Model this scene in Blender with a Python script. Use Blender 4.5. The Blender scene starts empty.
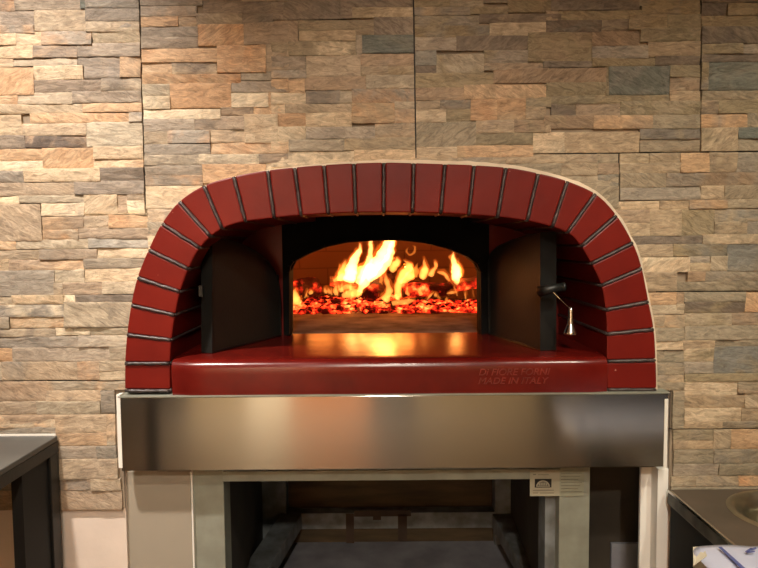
import bpy, bmesh, math, random
from mathutils import Vector, Matrix, noise
rnd = random.Random(7)
sc = bpy.context.scene
COL = sc.collection
W, H, F = 758, 568, 640.0
PITCH = math.atan(41/F); ROLL = math.radians(0.45)

# ------------------------------------------------------------------ camera
CAM = Vector((0, -1.39, 1.31))
fwd = Vector((0, math.cos(PITCH), -math.sin(PITCH)))
r0 = Vector((1, 0, 0)); u0 = r0.cross(fwd)
rgt = r0*math.cos(ROLL) - u0*math.sin(ROLL)
up = rgt.cross(fwd)
cd = bpy.data.cameras.new('camera'); cam = bpy.data.objects.new('camera', cd); COL.objects.link(cam)
M = Matrix((rgt, up, -fwd)).transposed().to_4x4(); M.translation = CAM
cam.matrix_world = M
cd.sensor_width = 36; cd.lens = 36*F/W; cd.clip_start = 0.02
sc.camera = cam

def ray(px, py):
    return (rgt*(px-W/2) + up*(H/2-py) + fwd*F)
def P(px, py, Y):                       # point of the photograph at wall depth Y
    d = ray(px, py); t = (Y-CAM.y)/d.y
    return CAM + d*t
def PZ(px, py, Z):
    d = ray(px, py); t = (Z-CAM.z)/d.z
    return CAM + d*t
def PP(px, py, o, n):
    d = ray(px, py); t = (o-CAM).dot(n)/d.dot(n)
    return CAM + d*t

# ------------------------------------------------------------------ materials
def s2l(c):
    return tuple(((v/255)/12.92 if v/255 <= .04045 else ((v/255+.055)/1.055)**2.4) for v in c)
class NT:
    def __init__(s, name):
        s.m = bpy.data.materials.new(name); s.m.use_nodes = True
        s.t = s.m.node_tree; s.t.nodes.clear()
        s.out = s.n('ShaderNodeOutputMaterial')
    def n(s, ty, **k):
        nd = s.t.nodes.new(ty)
        for a, v in k.items():
            if a.startswith('i_'): nd.inputs[a[2:].replace('_', ' ')].default_value = v
            else: setattr(nd, a, v)
        return nd
    def l(s, a, b): s.t.links.new(a, b)
def mat(name, rgb, rough=.5, metal=0, var=.12, scale=12, bump=0, bscale=60, coat=0, stretch=(1, 1, 1), rgb2=None, spec=.5, det=5):
    t = NT(name)
    b = t.n('ShaderNodeBsdfPrincipled'); b.inputs['Roughness'].default_value = rough
    b.inputs['Metallic'].default_value = metal; b.inputs['Coat Weight'].default_value = coat
    b.inputs['Coat Roughness'].default_value = .12; b.inputs['Specular IOR Level'].default_value = spec
    tc = t.n('ShaderNodeTexCoord'); mp = t.n('ShaderNodeMapping'); mp.inputs['Scale'].default_value = stretch
    t.l(tc.outputs['Object'], mp.inputs['Vector'])
    nz = t.n('ShaderNodeTexNoise'); nz.inputs['Scale'].default_value = scale; nz.inputs['Detail'].default_value = det
    t.l(mp.outputs[0], nz.inputs['Vector'])
    c = s2l(rgb); c2 = s2l(rgb2) if rgb2 else tuple(v*(1-var*2) for v in c)
    rp = t.n('ShaderNodeValToRGB'); rp.color_ramp.elements[0].position = .35; rp.color_ramp.elements[1].position = .65
    rp.color_ramp.elements[0].color = (*c2, 1); rp.color_ramp.elements[1].color = (*(min(1, v*(1+var)) for v in c), 1)
    t.l(nz.outputs[0], rp.inputs[0]); t.l(rp.outputs[0], b.inputs['Base Color'])
    if bump:
        n2 = t.n('ShaderNodeTexNoise'); n2.inputs['Scale'].default_value = bscale; n2.inputs['Detail'].default_value = 6
        t.l(mp.outputs[0], n2.inputs['Vector'])
        bp = t.n('ShaderNodeBump'); bp.inputs['Strength'].default_value = bump; bp.inputs['Distance'].default_value = .004
        t.l(n2.outputs[0], bp.inputs['Height']); t.l(bp.outputs[0], b.inputs['Normal'])
    t.l(b.outputs[0], t.out.inputs[0])
    return t.m

def stone_material():
    t = NT('ledger_stone')
    b = t.n('ShaderNodeBsdfPrincipled'); b.inputs['Roughness'].default_value = .62; b.inputs['Specular IOR Level'].default_value = .35
    at = t.n('ShaderNodeAttribute', attribute_name='tint')
    at2 = t.n('ShaderNodeAttribute', attribute_name='tint2')
    uv = t.n('ShaderNodeAttribute', attribute_name='loc')
    # cloudy mineral patches: tint -> second tint
    nz = t.n('ShaderNodeTexNoise'); nz.inputs['Scale'].default_value = 11; nz.inputs['Detail'].default_value = 7; nz.inputs['Roughness'].default_value = .62; nz.inputs['Distortion'].default_value = .9
    t.l(uv.outputs['Vector'], nz.inputs['Vector'])
    r = t.n('ShaderNodeValToRGB'); r.color_ramp.elements[0].position = .45; r.color_ramp.elements[1].position = .68
    t.l(nz.outputs[0], r.inputs[0])
    mx = t.n('ShaderNodeMix', data_type='RGBA'); t.l(r.outputs[0], mx.inputs[0]); t.l(at.outputs['Color'], mx.inputs[6]); t.l(at2.outputs['Color'], mx.inputs[7])
    # fine strata streaks
    mp = t.n('ShaderNodeMapping'); mp.inputs['Scale'].default_value = (1, 1, 3.2); t.l(uv.outputs['Vector'], mp.inputs[0])
    n2 = t.n('ShaderNodeTexNoise'); n2.inputs['Scale'].default_value = 34; n2.inputs['Detail'].default_value = 8; n2.inputs['Roughness'].default_value = .68; n2.inputs['Distortion'].default_value = 1.2
    t.l(mp.outputs[0], n2.inputs['Vector'])
    r2 = t.n('ShaderNodeValToRGB'); e = r2.color_ramp.elements
    e[0].position = .32; e[0].color = (.36, .34, .32, 1); e[1].position = .64; e[1].color = (1.42, 1.42, 1.42, 1)
    t.l(n2.outputs[0], r2.inputs[0])
    m2 = t.n('ShaderNodeMix', data_type='RGBA', blend_type='MULTIPLY'); m2.inputs[0].default_value = .65
    t.l(mx.outputs[2], m2.inputs[6]); t.l(r2.outputs[0], m2.inputs[7])
    # dark hairline veins
    n3 = t.n('ShaderNodeTexNoise'); n3.inputs['Scale'].default_value = 17; n3.inputs['Detail'].default_value = 4; n3.inputs['Distortion'].default_value = 2.0
    t.l(mp.outputs[0], n3.inputs['Vector'])
    r3 = t.n('ShaderNodeValToRGB'); e = r3.color_ramp.elements
    e[0].position = .485; e[0].color = (1, 1, 1, 1); e[1].position = .515; e[1].color = (1, 1, 1, 1); k = e.new(.5); k.color = (.5, .46, .44, 1)
    t.l(n3.outputs[0], r3.inputs[0])
    m3 = t.n('ShaderNodeMix', data_type='RGBA', blend_type='MULTIPLY'); m3.inputs[0].default_value = .55
    t.l(m2.outputs[2], m3.inputs[6]); t.l(r3.outputs[0], m3.inputs[7])
    t.l(m3.outputs[2], b.inputs['Base Color'])
    bp = t.n('ShaderNodeBump'); bp.inputs['Strength'].default_value = .7; bp.inputs['Distance'].default_value = .003
    t.l(n2.outputs[0], bp.inputs['Height']); t.l(bp.outputs[0], b.inputs['Normal'])
    t.l(b.outputs[0], t.out.inputs[0])
    return t.m

def steel_material():
    t = NT('brushed_stainless')
    b = t.n('ShaderNodeBsdfPrincipled'); b.inputs['Metallic'].default_value = 1; b.inputs['Roughness'].default_value = .33
    b.inputs['Base Color'].default_value = (.56, .53, .47, 1); b.inputs['Anisotropic'].default_value = .9
    tg = t.n('ShaderNodeTangent', direction_type='RADIAL', axis='Z'); t.l(tg.outputs[0], b.inputs['Tangent'])
    b.inputs['Anisotropic Rotation'].default_value = 0.25
    tc = t.n('ShaderNodeTexCoord'); mp = t.n('ShaderNodeMapping'); mp.inputs['Scale'].default_value = (1.5, 1, 220)
    t.l(tc.outputs['Object'], mp.inputs[0])
    nz = t.n('ShaderNodeTexNoise'); nz.inputs['Scale'].default_value = 6; nz.inputs['Detail'].default_value = 4; t.l(mp.outputs[0], nz.inputs['Vector'])
    mr = t.n('ShaderNodeMapRange'); mr.inputs[3].default_value = .12; mr.inputs[4].default_value = .18
    t.l(nz.outputs[0], mr.inputs[0]); t.l(mr.outputs[0], b.inputs['Roughness'])
    t.l(b.outputs[0], t.out.inputs[0]); return t.m

def ember_material(name, heat=.5, strength=4.0, scale=34, crust=(18, 10, 9), zlow=None, zhigh=None):
    t = NT(name)
    b = t.n('ShaderNodeBsdfPrincipled'); b.inputs['Roughness'].default_value = .9
    b.inputs['Specular IOR Level'].default_value = .1
    tc = t.n('ShaderNodeTexCoord')
    nz = t.n('ShaderNodeTexNoise'); nz.inputs['Scale'].default_value = scale; nz.inputs['Detail'].default_value = 5; nz.inputs['Roughness'].default_value = .6
    t.l(tc.outputs['Object'], nz.inputs['Vector'])
    n2 = t.n('ShaderNodeTexNoise'); n2.inputs['Scale'].default_value = 14; n2.inputs['Detail'].default_value = 2; t.l(tc.outputs['Object'], n2.inputs['Vector'])
    st = t.n('ShaderNodeMapRange'); st.inputs[1].default_value = .3; st.inputs[2].default_value = .7; t.l(n2.outputs[0], st.inputs[0])
    s1 = t.n('ShaderNodeMapRange'); s1.inputs[1].default_value = .28; s1.inputs[2].default_value = .72; t.l(nz.outputs[0], s1.inputs[0])
    ad = t.n('ShaderNodeMath', operation='ADD'); t.l(s1.outputs[0], ad.inputs[0]); t.l(st.outputs[0], ad.inputs[1])
    r = t.n('ShaderNodeValToRGB'); e = r.color_ramp.elements
    e[0].position = 0; e[0].color = (0, 0, 0, 1); e[1].position = 1; e[1].color = (1, .45, .09, 1)
    lo = 1.0-heat
    a = e.new(lo*.78); a.color = (.02, .0006, .0002, 1)
    a = e.new(min(.9, lo)); a.color = (.35, .008, .003, 1)
    a = e.new(min(.95, lo+.09)); a.color = (.8, .05, .008, 1)
    dv = t.n('ShaderNodeMath', operation='MULTIPLY'); dv.inputs[1].default_value = .5
    t.l(ad.outputs[0], dv.inputs[0]); t.l(dv.outputs[0], r.inputs[0])
    c = s2l(crust); b.inputs['Base Color'].default_value = (*c, 1)
    t.l(r.outputs[0], b.inputs['Emission Color']); b.inputs['Emission Strength'].default_value = strength
    bp = t.n('ShaderNodeBump'); bp.inputs['Strength'].default_value = .8; bp.inputs['Distance'].default_value = .01
    t.l(nz.outputs[0], bp.inputs['Height']); t.l(bp.outputs[0], b.inputs['Normal'])
    t.l(b.outputs[0], t.out.inputs[0]); return t.m

def flame_material(name, col, k):
    t = NT(name)
    e = t.n('ShaderNodeEmission'); e.inputs['Color'].default_value = (*col, 1); e.inputs['Strength'].default_value = k
    t.l(e.outputs[0], t.out.inputs['Volume']); return t.m

def brick_material():
    t = NT('red_enamel_brick')
    b = t.n('ShaderNodeBsdfPrincipled'); b.inputs['Roughness'].default_value = .45; b.inputs['Specular IOR Level'].default_value = .2
    b.inputs['Coat Weight'].default_value = .1; b.inputs['Coat Roughness'].default_value = .25
    tc = t.n('ShaderNodeTexCoord')
    nz = t.n('ShaderNodeTexNoise'); nz.inputs['Scale'].default_value = 9; nz.inputs['Detail'].default_value = 5; t.l(tc.outputs['Object'], nz.inputs['Vector'])
    r = t.n('ShaderNodeValToRGB'); e = r.color_ramp.elements
    e[0].position = .3; e[0].color = (*s2l((96, 17, 11)), 1); e[1].position = .7; e[1].color = (*s2l((114, 24, 14)), 1)
    t.l(nz.outputs[0], r.inputs[0])
    # small cream chips and scuffs in the paint
    v = t.n('ShaderNodeTexNoise'); v.inputs['Scale'].default_value = 75; v.inputs['Detail'].default_value = 3; t.l(tc.outputs['Object'], v.inputs['Vector'])
    r2 = t.n('ShaderNodeValToRGB'); e = r2.color_ramp.elements; e[0].position = .755; e[0].color = (0, 0, 0, 1); e[1].position = .79; e[1].color = (1, 1, 1, 1)
    t.l(v.outputs[0], r2.inputs[0])
    mx = t.n('ShaderNodeMix', data_type='RGBA'); mx.inputs[7].default_value = (*s2l((190, 130, 110)), 1)
    t.l(r2.outputs[0], mx.inputs[0]); t.l(r.outputs[0], mx.inputs[6]); t.l(mx.outputs[2], b.inputs['Base Color'])
    n2 = t.n('ShaderNodeTexNoise'); n2.inputs['Scale'].default_value = 45; n2.inputs['Detail'].default_value = 4; t.l(tc.outputs['Object'], n2.inputs['Vector'])
    bp = t.n('ShaderNodeBump'); bp.inputs['Strength'].default_value = .25; bp.inputs['Distance'].default_value = .003
    t.l(n2.outputs[0], bp.inputs['Height']); t.l(bp.outputs[0], b.inputs['Normal'])
    t.l(b.outputs[0], t.out.inputs[0]); return t.m

MT = dict(
    stone=stone_material(), steel=steel_material(), brick=brick_material(),
    backing=mat('tile_adhesive', (146, 130, 110), .9, var=.2),
    plaster=mat('pale_wall_plaster', (222, 205, 190), .8, var=.03, bump=.1),
    cream=mat('cream_filler_plaster', (214, 196, 172), .85, var=.1, bump=.4, bscale=90),
    mortar=mat('dark_grey_mortar', (66, 54, 52), .38, var=.25, scale=50, bump=.5, bscale=90),
    black=mat('black_painted_steel', (24, 24, 22), .42, var=.2, bump=.08, bscale=120),
    soot=mat('sooty_steel', (10, 9, 8), .85, var=.3, spec=.15),
    doorface=mat('smoked_door_steel', (22, 22, 19), .55, var=.2, scale=5, rgb2=(36, 33, 26), bump=.1, bscale=150),
    chamber=mat('fire_brick_dome', (150, 96, 66), .9, var=.3, scale=14, bump=.4),
    hearth=mat('hearth_stone', (118, 98, 88), .9, var=.2, scale=13, bump=.3, rgb2=(70, 44, 38)),
    galv=mat('galvanised_steel', (150, 152, 138), .55, metal=.3, var=.05, scale=22, rgb2=(140, 141, 128)),
    galvdark=mat('weathered_galvanised_steel', (128, 134, 136), .6, metal=.3, var=.2, scale=20, rgb2=(108, 110, 108)),
    greige=mat('greige_board', (158, 148, 132), .55, var=.04, scale=3),
    white=mat('white_board', (240, 238, 232), .6, var=.03, scale=5),
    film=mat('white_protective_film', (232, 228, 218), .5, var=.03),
    brown=mat('brown_fibre_board', (84, 70, 48), .8, var=.2, scale=6, stretch=(1, 1, 6)),
    tape=mat('brown_packing_tape', (66, 48, 34), .6, var=.2),
    floorpanel=mat('dusty_grey_shelf_sheet', (150, 152, 160), .7, var=.15, scale=8),
    slate=mat('dark_grey_worktop', (88, 88, 84), .36, var=.1, scale=6, rgb2=(74, 74, 72)),
    sink=mat('brown_grey_steel_top', (98, 86, 74), .45, metal=.3, var=.08, scale=9, rgb2=(88, 78, 66)),
    sinklip=mat('worn_steel_edge', (110, 108, 100), .4, metal=.6, var=.2, scale=30),
    bowl=mat('polished_bowl_steel', (172, 166, 146), .3, metal=.95, var=.12, scale=14),
    chrome=mat('chrome', (210, 208, 204), .18, metal=1, var=.05),
    card=mat('label_card', (162, 154, 132), .6, var=.04),
    haze=mat('frosted_label', (146, 146, 126), .5, var=.06, scale=30),
    ink=mat('black_ink', (18, 17, 16), .5, var=.1),
    fadedink=mat('faded_ink', (112, 106, 88), .6, var=.1),
    bluelilac=mat('lilac_white_film', (196, 200, 222), .3, var=.06, scale=10, bump=.2, bscale=20),
    blue=mat('blue_print', (88, 98, 158), .45, var=.08),
    carton=mat('cream_carton', (222, 212, 188), .7, var=.04),
    orangewood=mat('orange_wood', (196, 120, 62), .5, var=.12, scale=5, stretch=(6, 6, 1)),
    tanwall=mat('tan_paint', (158, 134, 92), .8, var=.04),
    beige=mat('beige_paint', (196, 178, 150), .8, var=.03),
    darkpost=mat('near_black_wood', (22, 17, 13), .7, var=.1),
    darkwood=mat('dark_wood', (48, 36, 26), .6, var=.1),
    creamwall=mat('cream_paint', (236, 222, 196), .7, var=.02),
    floor=mat('grey_floor_tile', (168, 158, 146), .45, var=.08, scale=4),
    ceiling=mat('white_ceiling', (220, 214, 204), .85, var=.02),
    ember=ember_material('glowing_embers', heat=.5, strength=3.2, scale=26),
    logchar=ember_material('charred_wood', heat=.36, strength=2.0, scale=30, crust=(46, 28, 20)),
    logdark=ember_material('dark_charred_wood', heat=.30, strength=1.6, scale=20, crust=(50, 30, 22)),
    logash=ember_material('ashen_burning_wood', heat=.38, strength=1.8, scale=22, crust=(120, 86, 66)),
    flame=flame_material('flame', (1, .36, .065), 100),
    flamehot=flame_material('hot_flame', (1, .46, .12), 185),
    halo=flame_material('orange_flame_envelope', (1, .16, .012), 26),
    flamesoft=flame_material('soft_flame', (1, .26, .03), 60),
)

# ------------------------------------------------------------------ builders
def obj(name, bm, m, parent=None, smooth=False, kind=None, bevel=0):
    bmesh.ops.recalc_face_normals(bm, faces=bm.faces)
    me = bpy.data.meshes.new(name); bm.to_mesh(me); bm.free()
    if smooth:
        for p in me.polygons: p.use_smooth = True
    o = bpy.data.objects.new(name, me); COL.objects.link(o)
    if m: me.materials.append(MT[m] if isinstance(m, str) else m)
    if parent:
        o.parent = parent
        if parent.type == 'EMPTY': o.matrix_parent_inverse = parent.matrix_basis.inverted()
    if kind: o['kind'] = kind
    if bevel:
        b = o.modifiers.new('bevel', 'BEVEL'); b.width = bevel; b.segments = 2; b.limit_method = 'ANGLE'
    return o
def thing(name, label, cat, loc, group=None):
    o = bpy.data.objects.new(name, None); COL.objects.link(o); o.location = loc; o.empty_display_size = .1
    o['label'] = label; o['category'] = cat
    if group: o['group'] = group
    return o
def tag(o, label, cat, group=None):
    o['label'] = label; o['category'] = cat
    if group: o['group'] = group
    return o
def box(bm, a, b):
    x0, x1 = sorted((a[0], b[0])); y0, y1 = sorted((a[1], b[1])); z0, z1 = sorted((a[2], b[2]))
    v = [bm.verts.new((x, y, z)) for x in (x0, x1) for y in (y0, y1) for z in (z0, z1)]
    for f in ((0, 1, 3, 2), (4, 6, 7, 5), (0, 4, 5, 1), (2, 3, 7, 6), (0, 2, 6, 4), (1, 5, 7, 3)):
        bm.faces.new([v[i] for i in f])
def BB(a, b):
    bm = bmesh.new(); box(bm, a, b); return bm
def pbox(bm, px0, py0, px1, py1, Yf, Yb):          # box whose front face covers a photo rectangle at depth Yf
    a = P(px0, (py0+py1)/2, Yf).x; b = P(px1, (py0+py1)/2, Yf).x
    c = P((px0+px1)/2, py0, Yf).z; d = P((px0+px1)/2, py1, Yf).z
    box(bm, (a, Yf, d), (b, Yb, c))
def PB(*a):
    bm = bmesh.new(); pbox(bm, *a); return bm
def prism(bm, pts, off):                            # closed solid between polygon pts and pts+off
    n = len(pts); A = [bm.verts.new(p) for p in pts]; B = [bm.verts.new(Vector(p)+off) for p in pts]
    bm.faces.new(A); bm.faces.new(B[::-1])
    for i in range(n): bm.faces.new((A[i], A[(i+1) % n], B[(i+1) % n], B[i]))
def tube(bm, pts, rad, seg=8, sx=1.0, caps=True):
    pts = [Vector(p) for p in pts]; rings = []
    for i, p in enumerate(pts):
        r = rad[i] if hasattr(rad, '__len__') else rad
        t = (pts[min(i+1, len(pts)-1)]-pts[max(i-1, 0)]).normalized()
        a = t.cross(Vector((0, 1, 0)));
        if a.length < .1: a = t.cross(Vector((0, 0, 1)))
        a.normalize(); b = t.cross(a)
        rings.append([bm.verts.new(p+(a*math.cos(k*2*math.pi/seg)*r+b*math.sin(k*2*math.pi/seg)*r*sx)) for k in range(seg)])
    for i in range(len(rings)-1):
        for k in range(seg):
            bm.faces.new((rings[i][k], rings[i][(k+1) % seg], rings[i+1][(k+1) % seg], rings[i+1][k]))
    if caps:
        bm.faces.new(rings[0][::-1]); bm.faces.new(rings[-1])
def lathe(bm, prof, c, seg=40, axis='Z'):
    rings = []
    for r, h in prof:
        rings.append([bm.verts.new((c[0]+r*math.cos(k*2*math.pi/seg), c[1]+r*math.sin(k*2*math.pi/seg), c[2]+h)) for k in range(seg)])
    for i in range(len(rings)-1):
        for k in range(seg): bm.faces.new((rings[i][k], rings[i][(k+1) % seg], rings[i+1][(k+1) % seg], rings[i+1][k]))
    return rings
def interp(pts, x):
    if x <= pts[0][0]: return pts[0][1]
    for (a, b), (c, d) in zip(pts, pts[1:]):
        if x <= c: return b+(d-b)*(x-a)/(c-a) if c > a else d
    return pts[-1][1]
def plate(bm, xs, zlo, zhi, y0, y1):                # solid plate split in columns between two height curves
    for a, b in zip(xs, xs[1:]):
        la, lb, ha, hb = zlo(a), zlo(b), zhi(a), zhi(b)
        if ha-la < 1e-4 and hb-lb < 1e-4: continue
        ha = max(ha, la+1e-5); hb = max(hb, lb+1e-5)
        prism(bm, [(a, y0, la), (b, y0, lb), (b, y0, hb), (a, y0, ha)], Vector((0, y1-y0, 0)))

# ------------------------------------------------------------------ oven contours (photo pixels on the arch face)
YA = -0.030
OUT = [(124.5, 392), (124.5, 366), (126.7, 335), (131, 304), (137, 278), (149.6, 247), (162, 223), (180, 200.6), (204.7, 185), (233, 176.4), (264, 170.7), (296, 167.2), (323, 165), (354.5, 163.2), (384.5, 162.4), (414, 163), (446, 164), (474, 165), (509.6, 167.8), (540, 173.5), (569, 181.5), (597.7, 195), (617.5, 216), (633, 242.5), (641.7, 266.7), (648, 297.5), (654, 328), (656, 359), (656.7, 392)]
INN = [(170, 392), (170, 361), (171.5, 339), (175, 315), (180, 292), (189, 268), (200, 248), (218, 231), (240, 222.5), (270, 218.5), (298, 215.6), (340, 213.2), (386, 212.3), (439, 213.2), (467, 214.6), (500, 217.2), (514, 219), (536, 222.6), (564, 231), (578, 242), (591, 263), (602, 288), (606.5, 320), (607, 340), (607, 361), (607, 392)]
def w2(p, Y=YA):
    v = P(p[0], p[1], Y); return Vector((v.x, v.z))
def smooth_poly(pts, n=6):
    out = []
    for i in range(len(pts)-1):
        p0 = pts[max(i-1, 0)]; p1 = pts[i]; p2 = pts[i+1]; p3 = pts[min(i+2, len(pts)-1)]
        for k in range(n):
            t = k/n
            out.append(.5*((2*p1)+(p2-p0)*t+(2*p0-5*p1+4*p2-p3)*t*t+(3*p1-p0-3*p2+p3)*t**3))
    out.append(pts[-1]); return out
OUTw = smooth_poly([w2(p) for p in OUT]); INNw = smooth_poly([w2(p) for p in INN])
class Cont:
    def __init__(s, pts):
        s.p = pts; s.c = [0]
        for a, b in zip(pts, pts[1:]): s.c.append(s.c[-1]+(b-a).length)
    def t_of(s, q):
        best = (9, 0)
        for i in range(len(s.p)-1):
            a, b = s.p[i], s.p[i+1]; d = b-a
            k = max(0, min(1, (q-a).dot(d)/max(d.length_squared, 1e-12)))
            ds = (a+d*k-q).length
            if ds < best[0]: best = (ds, s.c[i]+d.length*k)
        return best[1]
    def at(s, t):
        t = max(0, min(s.c[-1], t))
        for i in range(len(s.p)-1):
            if t <= s.c[i+1]:
                L = s.c[i+1]-s.c[i]; return s.p[i].lerp(s.p[i+1], (t-s.c[i])/L if L > 0 else 0)
        return s.p[-1].copy()
CO, CI = Cont(OUTw), Cont(INNw)
JT = []   # joints: outer px, inner px
def z1(a, b): return (110+a/2.272, 150+b/2.272)
def z2(a, b): return (270+a/2.839, 150+b/2.839)
def z3(a, b): return (470+a/2.272, 150+b/2.272)
for q in (((33, 547), (137, 547)), ((33, 485), (137, 485)), ((40, 420), (140, 432)), ((48, 353), (148, 375)), ((62, 290), (158, 322)), ((88, 227), (178, 270)), ((118, 168), (198, 218)), ((158, 118), (222, 190)), ((215, 85), (255, 180)), ((282, 65), (308, 165)), ((350, 50), (372, 155))):
    JT.append((z1(*q[0]), z1(*q[1])))
for q in (((-7, 55), (12, 195)), ((70, 50), (88, 185)), ((153, 45), (165, 177)), ((238, 38), (243, 175)), ((323, 35), (323, 172)), ((408, 37), (405, 172)), ((497, 40), (485, 175)), ((580, 45), (565, 183))):
    JT.append((z2(*q[0]), z2(*q[1])))
for q in (((82, 40), (63, 152)), ((155, 55), (130, 160)), ((222, 70), (188, 172)), ((285, 100), (220, 190)), ((330, 152), (258, 215)), ((368, 212), (280, 256)), ((388, 270), (298, 308)), ((406, 345), (309, 363)), ((415, 408), (312, 418)), ((420, 478), (312, 480)), ((420, 545), (312, 545))):
    JT.append((z3(*q[0]), z3(*q[1])))
del JT[10]     # same joint as the first of the middle set
arch_top = sorted([(p.x, p.y) for p in OUTw])
xL, xR = OUTw[0].x, OUTw[-1].x
def z_out(x):       # height of the outer arch above x
    pts = sorted([(p.x, p.y) for p in OUTw]); return interp(pts, x)
def z_in(x):
    pts = sorted([(p.x, p.y) for p in INNw]); return interp(pts, x)
zbase = w2((390, 393.2)).y

# ------------------------------------------------------------------ room
ROOM_X0, ROOM_X1, ROOM_Y0, HC = -2.5, 2.5, -3.7, 2.7
zT = P(0, 508.5, 0).z                     # lower edge of the stone cladding, left of the oven
hx0, hx1 = P(125.5, 500, 0).x, P(667.5, 500, 0).x
bm = bmesh.new()
xs = [ROOM_X0, hx0]
n = 60
cols = [xL+(xR-xL)*i/n for i in range(n+1)]
box(bm, (ROOM_X0, .0, 0), (hx0, .08, HC)); box(bm, (hx1, .0, 0), (ROOM_X1, .08, HC))
mid = [x for x in sorted(set([hx0]+cols+[hx1])) if hx0 <= x <= hx1]
for a, b in zip(mid, mid[1:]):
    c = (a+b)/2
    za = z_out(a) if xL < a < xR else zbase-.0
    zb = z_out(b) if xL < b < xR else zbase
    prism(bm, [(a, 0, max(za-.03, zbase)), (b, 0, max(zb-.03, zbase)), (b, 0, HC), (a, 0, HC)], Vector((0, .08, 0)))
wall = obj('wall_back', bm, 'plaster', kind='structure')
# dark adhesive sheet that shows in the seams between tile panels
bm = bmesh.new()
box(bm, (-1.22, -.004, zT), (hx0, 0, 2.13))
box(bm, (hx1, -.004, P(700, 500, 0).z), (1.22, 0, 2.13))
for a, b in zip(mid, mid[1:]):
    za = z_out(a) if xL < a < xR else zbase; zb = z_out(b) if xL < b < xR else zbase
    prism(bm, [(a, -.004, max(za-.02, zbase)), (b, -.004, max(zb-.02, zbase)), (b, -.004, 2.13), (a, -.004, 2.13)], Vector((0, .004, 0)))
obj('tile_adhesive', bm, 'backing', wall)

# ------------------------------------------------------------------ stone strips, as laid in the photograph
PAL = {   # two mineral tints per kind of stone
 'g': ((140, 132, 120), (168, 155, 136)), 'd': ((104, 94, 84), (130, 117, 100)), 'b': ((176, 154, 124), (150, 133, 112)),
 'l': ((204, 182, 150), (186, 160, 128)), 'w': ((226, 208, 176), (210, 184, 146)), 'o': ((196, 148, 104), (206, 166, 124)),
 'p': ((200, 164, 126), (192, 140, 96)), 's': ((124, 124, 118), (144, 140, 128)), 't': ((92, 102, 98), (110, 112, 102)),
 'v': ((142, 128, 98), (122, 112, 90)), 'm': ((152, 140, 118), (136, 128, 108)), 'h': ((172, 158, 134), (194, 178, 152)),
 'r': ((150, 128, 104), (172, 140, 108)),
}
SL = []
def S(ox, oy, sc_, txt):
    for tok in txt.replace('\n', ' ').split(';'):
        tok = tok.strip()
        if not tok: continue
        k, r = tok.split(' '); x0, y0, x1, y1 = map(float, r.split(','))
        SL.append((k, ox+x0/sc_, oy+y0/sc_, ox+x1/sc_, oy+y1/sc_))
q = 5.053
S(0, 0, q, """d -60,0,85,65;g 85,0,415,58;t 415,0,443,50;s 443,0,707,48;g 442,50,712,115;d -60,65,182,135;g -60,135,182,176;b 184,60,442,162;
b 445,115,714,168;g 580,115,714,150;h 475,150,716,220;p -60,177,95,236;l 95,165,225,240;g 220,165,472,232;l -60,238,180,302;d 180,238,400,297;g 400,224,718,292;
b -60,302,80,347;m 80,300,400,340;d 400,293,616,402;p 617,287,722,396;o -60,347,182,486;l 184,340,432,409;d 184,410,522,471;m 522,400,724,465;
o -60,487,102,530;m 102,474,376,531;g 376,466,727,522""")
S(0, 105, q, """l -60,0,425,47;p 425,-6,732,39;l -60,56,122,157;p 165,47,660,95;g 660,40,735,88;b 122,98,447,157;h 447,89,738,212;d -60,158,140,226;D 140,156,446,217;
p -60,227,228,287;o 228,220,480,324;l 482,211,742,275;p 482,276,742,318;w -60,288,228,337;g -60,338,132,395;l 132,324,517,390;d 518,320,745,383;
b -60,396,387,460;d 387,386,746,452;w -60,462,112,502;h 112,459,435,495;l 436,451,602,548;r 602,448,650,548;b 652,446,750,484;w 652,485,753,546;
b -60,504,221,688;l 222,496,436,562;w 437,548,752,562""")
S(0, 210, q, """r 225,34,432,98;b 432,30,560,94;p 560,22,754,90;m 225,100,406,149;r 406,92,752,146;l -60,155,94,201;h 95,150,456,196;s 456,142,745,190;
b -60,203,211,251;r 211,199,500,249;l 500,191,716,242;l -60,252,55,312;r 55,249,431,302;m 431,243,704,294;s -60,312,10,436;s 12,305,286,434;
h 286,300,437,366;l 437,292,692,361;m 286,368,330,427;r 330,366,526,425;h 526,360,676,422;h -60,438,75,477;l 75,429,335,474;w 336,427,390,462;d 388,427,650,463;
s -60,478,336,537;h 337,463,650,588;m -60,539,62,594;p 63,537,346,593;g 347,588,640,592""")
S(0, 315, q, """h -60,68,292,106;w 292,62,465,99;h 465,62,632,100;g -60,107,406,161;g 406,101,624,156;o -60,165,76,234;g 77,160,566,230;m 566,157,618,226;
h -60,236,22,322;b 22,232,400,329;r 400,231,512,327;m 512,228,616,278;l 512,279,612,322;r -60,331,246,431;m 246,326,592,376;b 246,377,520,430;s 520,378,588,492;
b -60,433,197,496;h 197,430,516,495;h -60,498,292,563""")
S(0, 400, q, """r -60,70,292,127;s -60,129,292,182;b 292,68,550,160;m 550,68,590,222;r 292,161,550,224;g 310,227,500,290;s 500,227,596,288;
b 310,291,604,390;d 310,391,470,448;b 470,391,618,450;r 310,449,624,548;b -60,183,308,240;g -60,241,308,300;b -60,301,308,390;d -60,391,308,450;r -60,451,308,548""")
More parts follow.
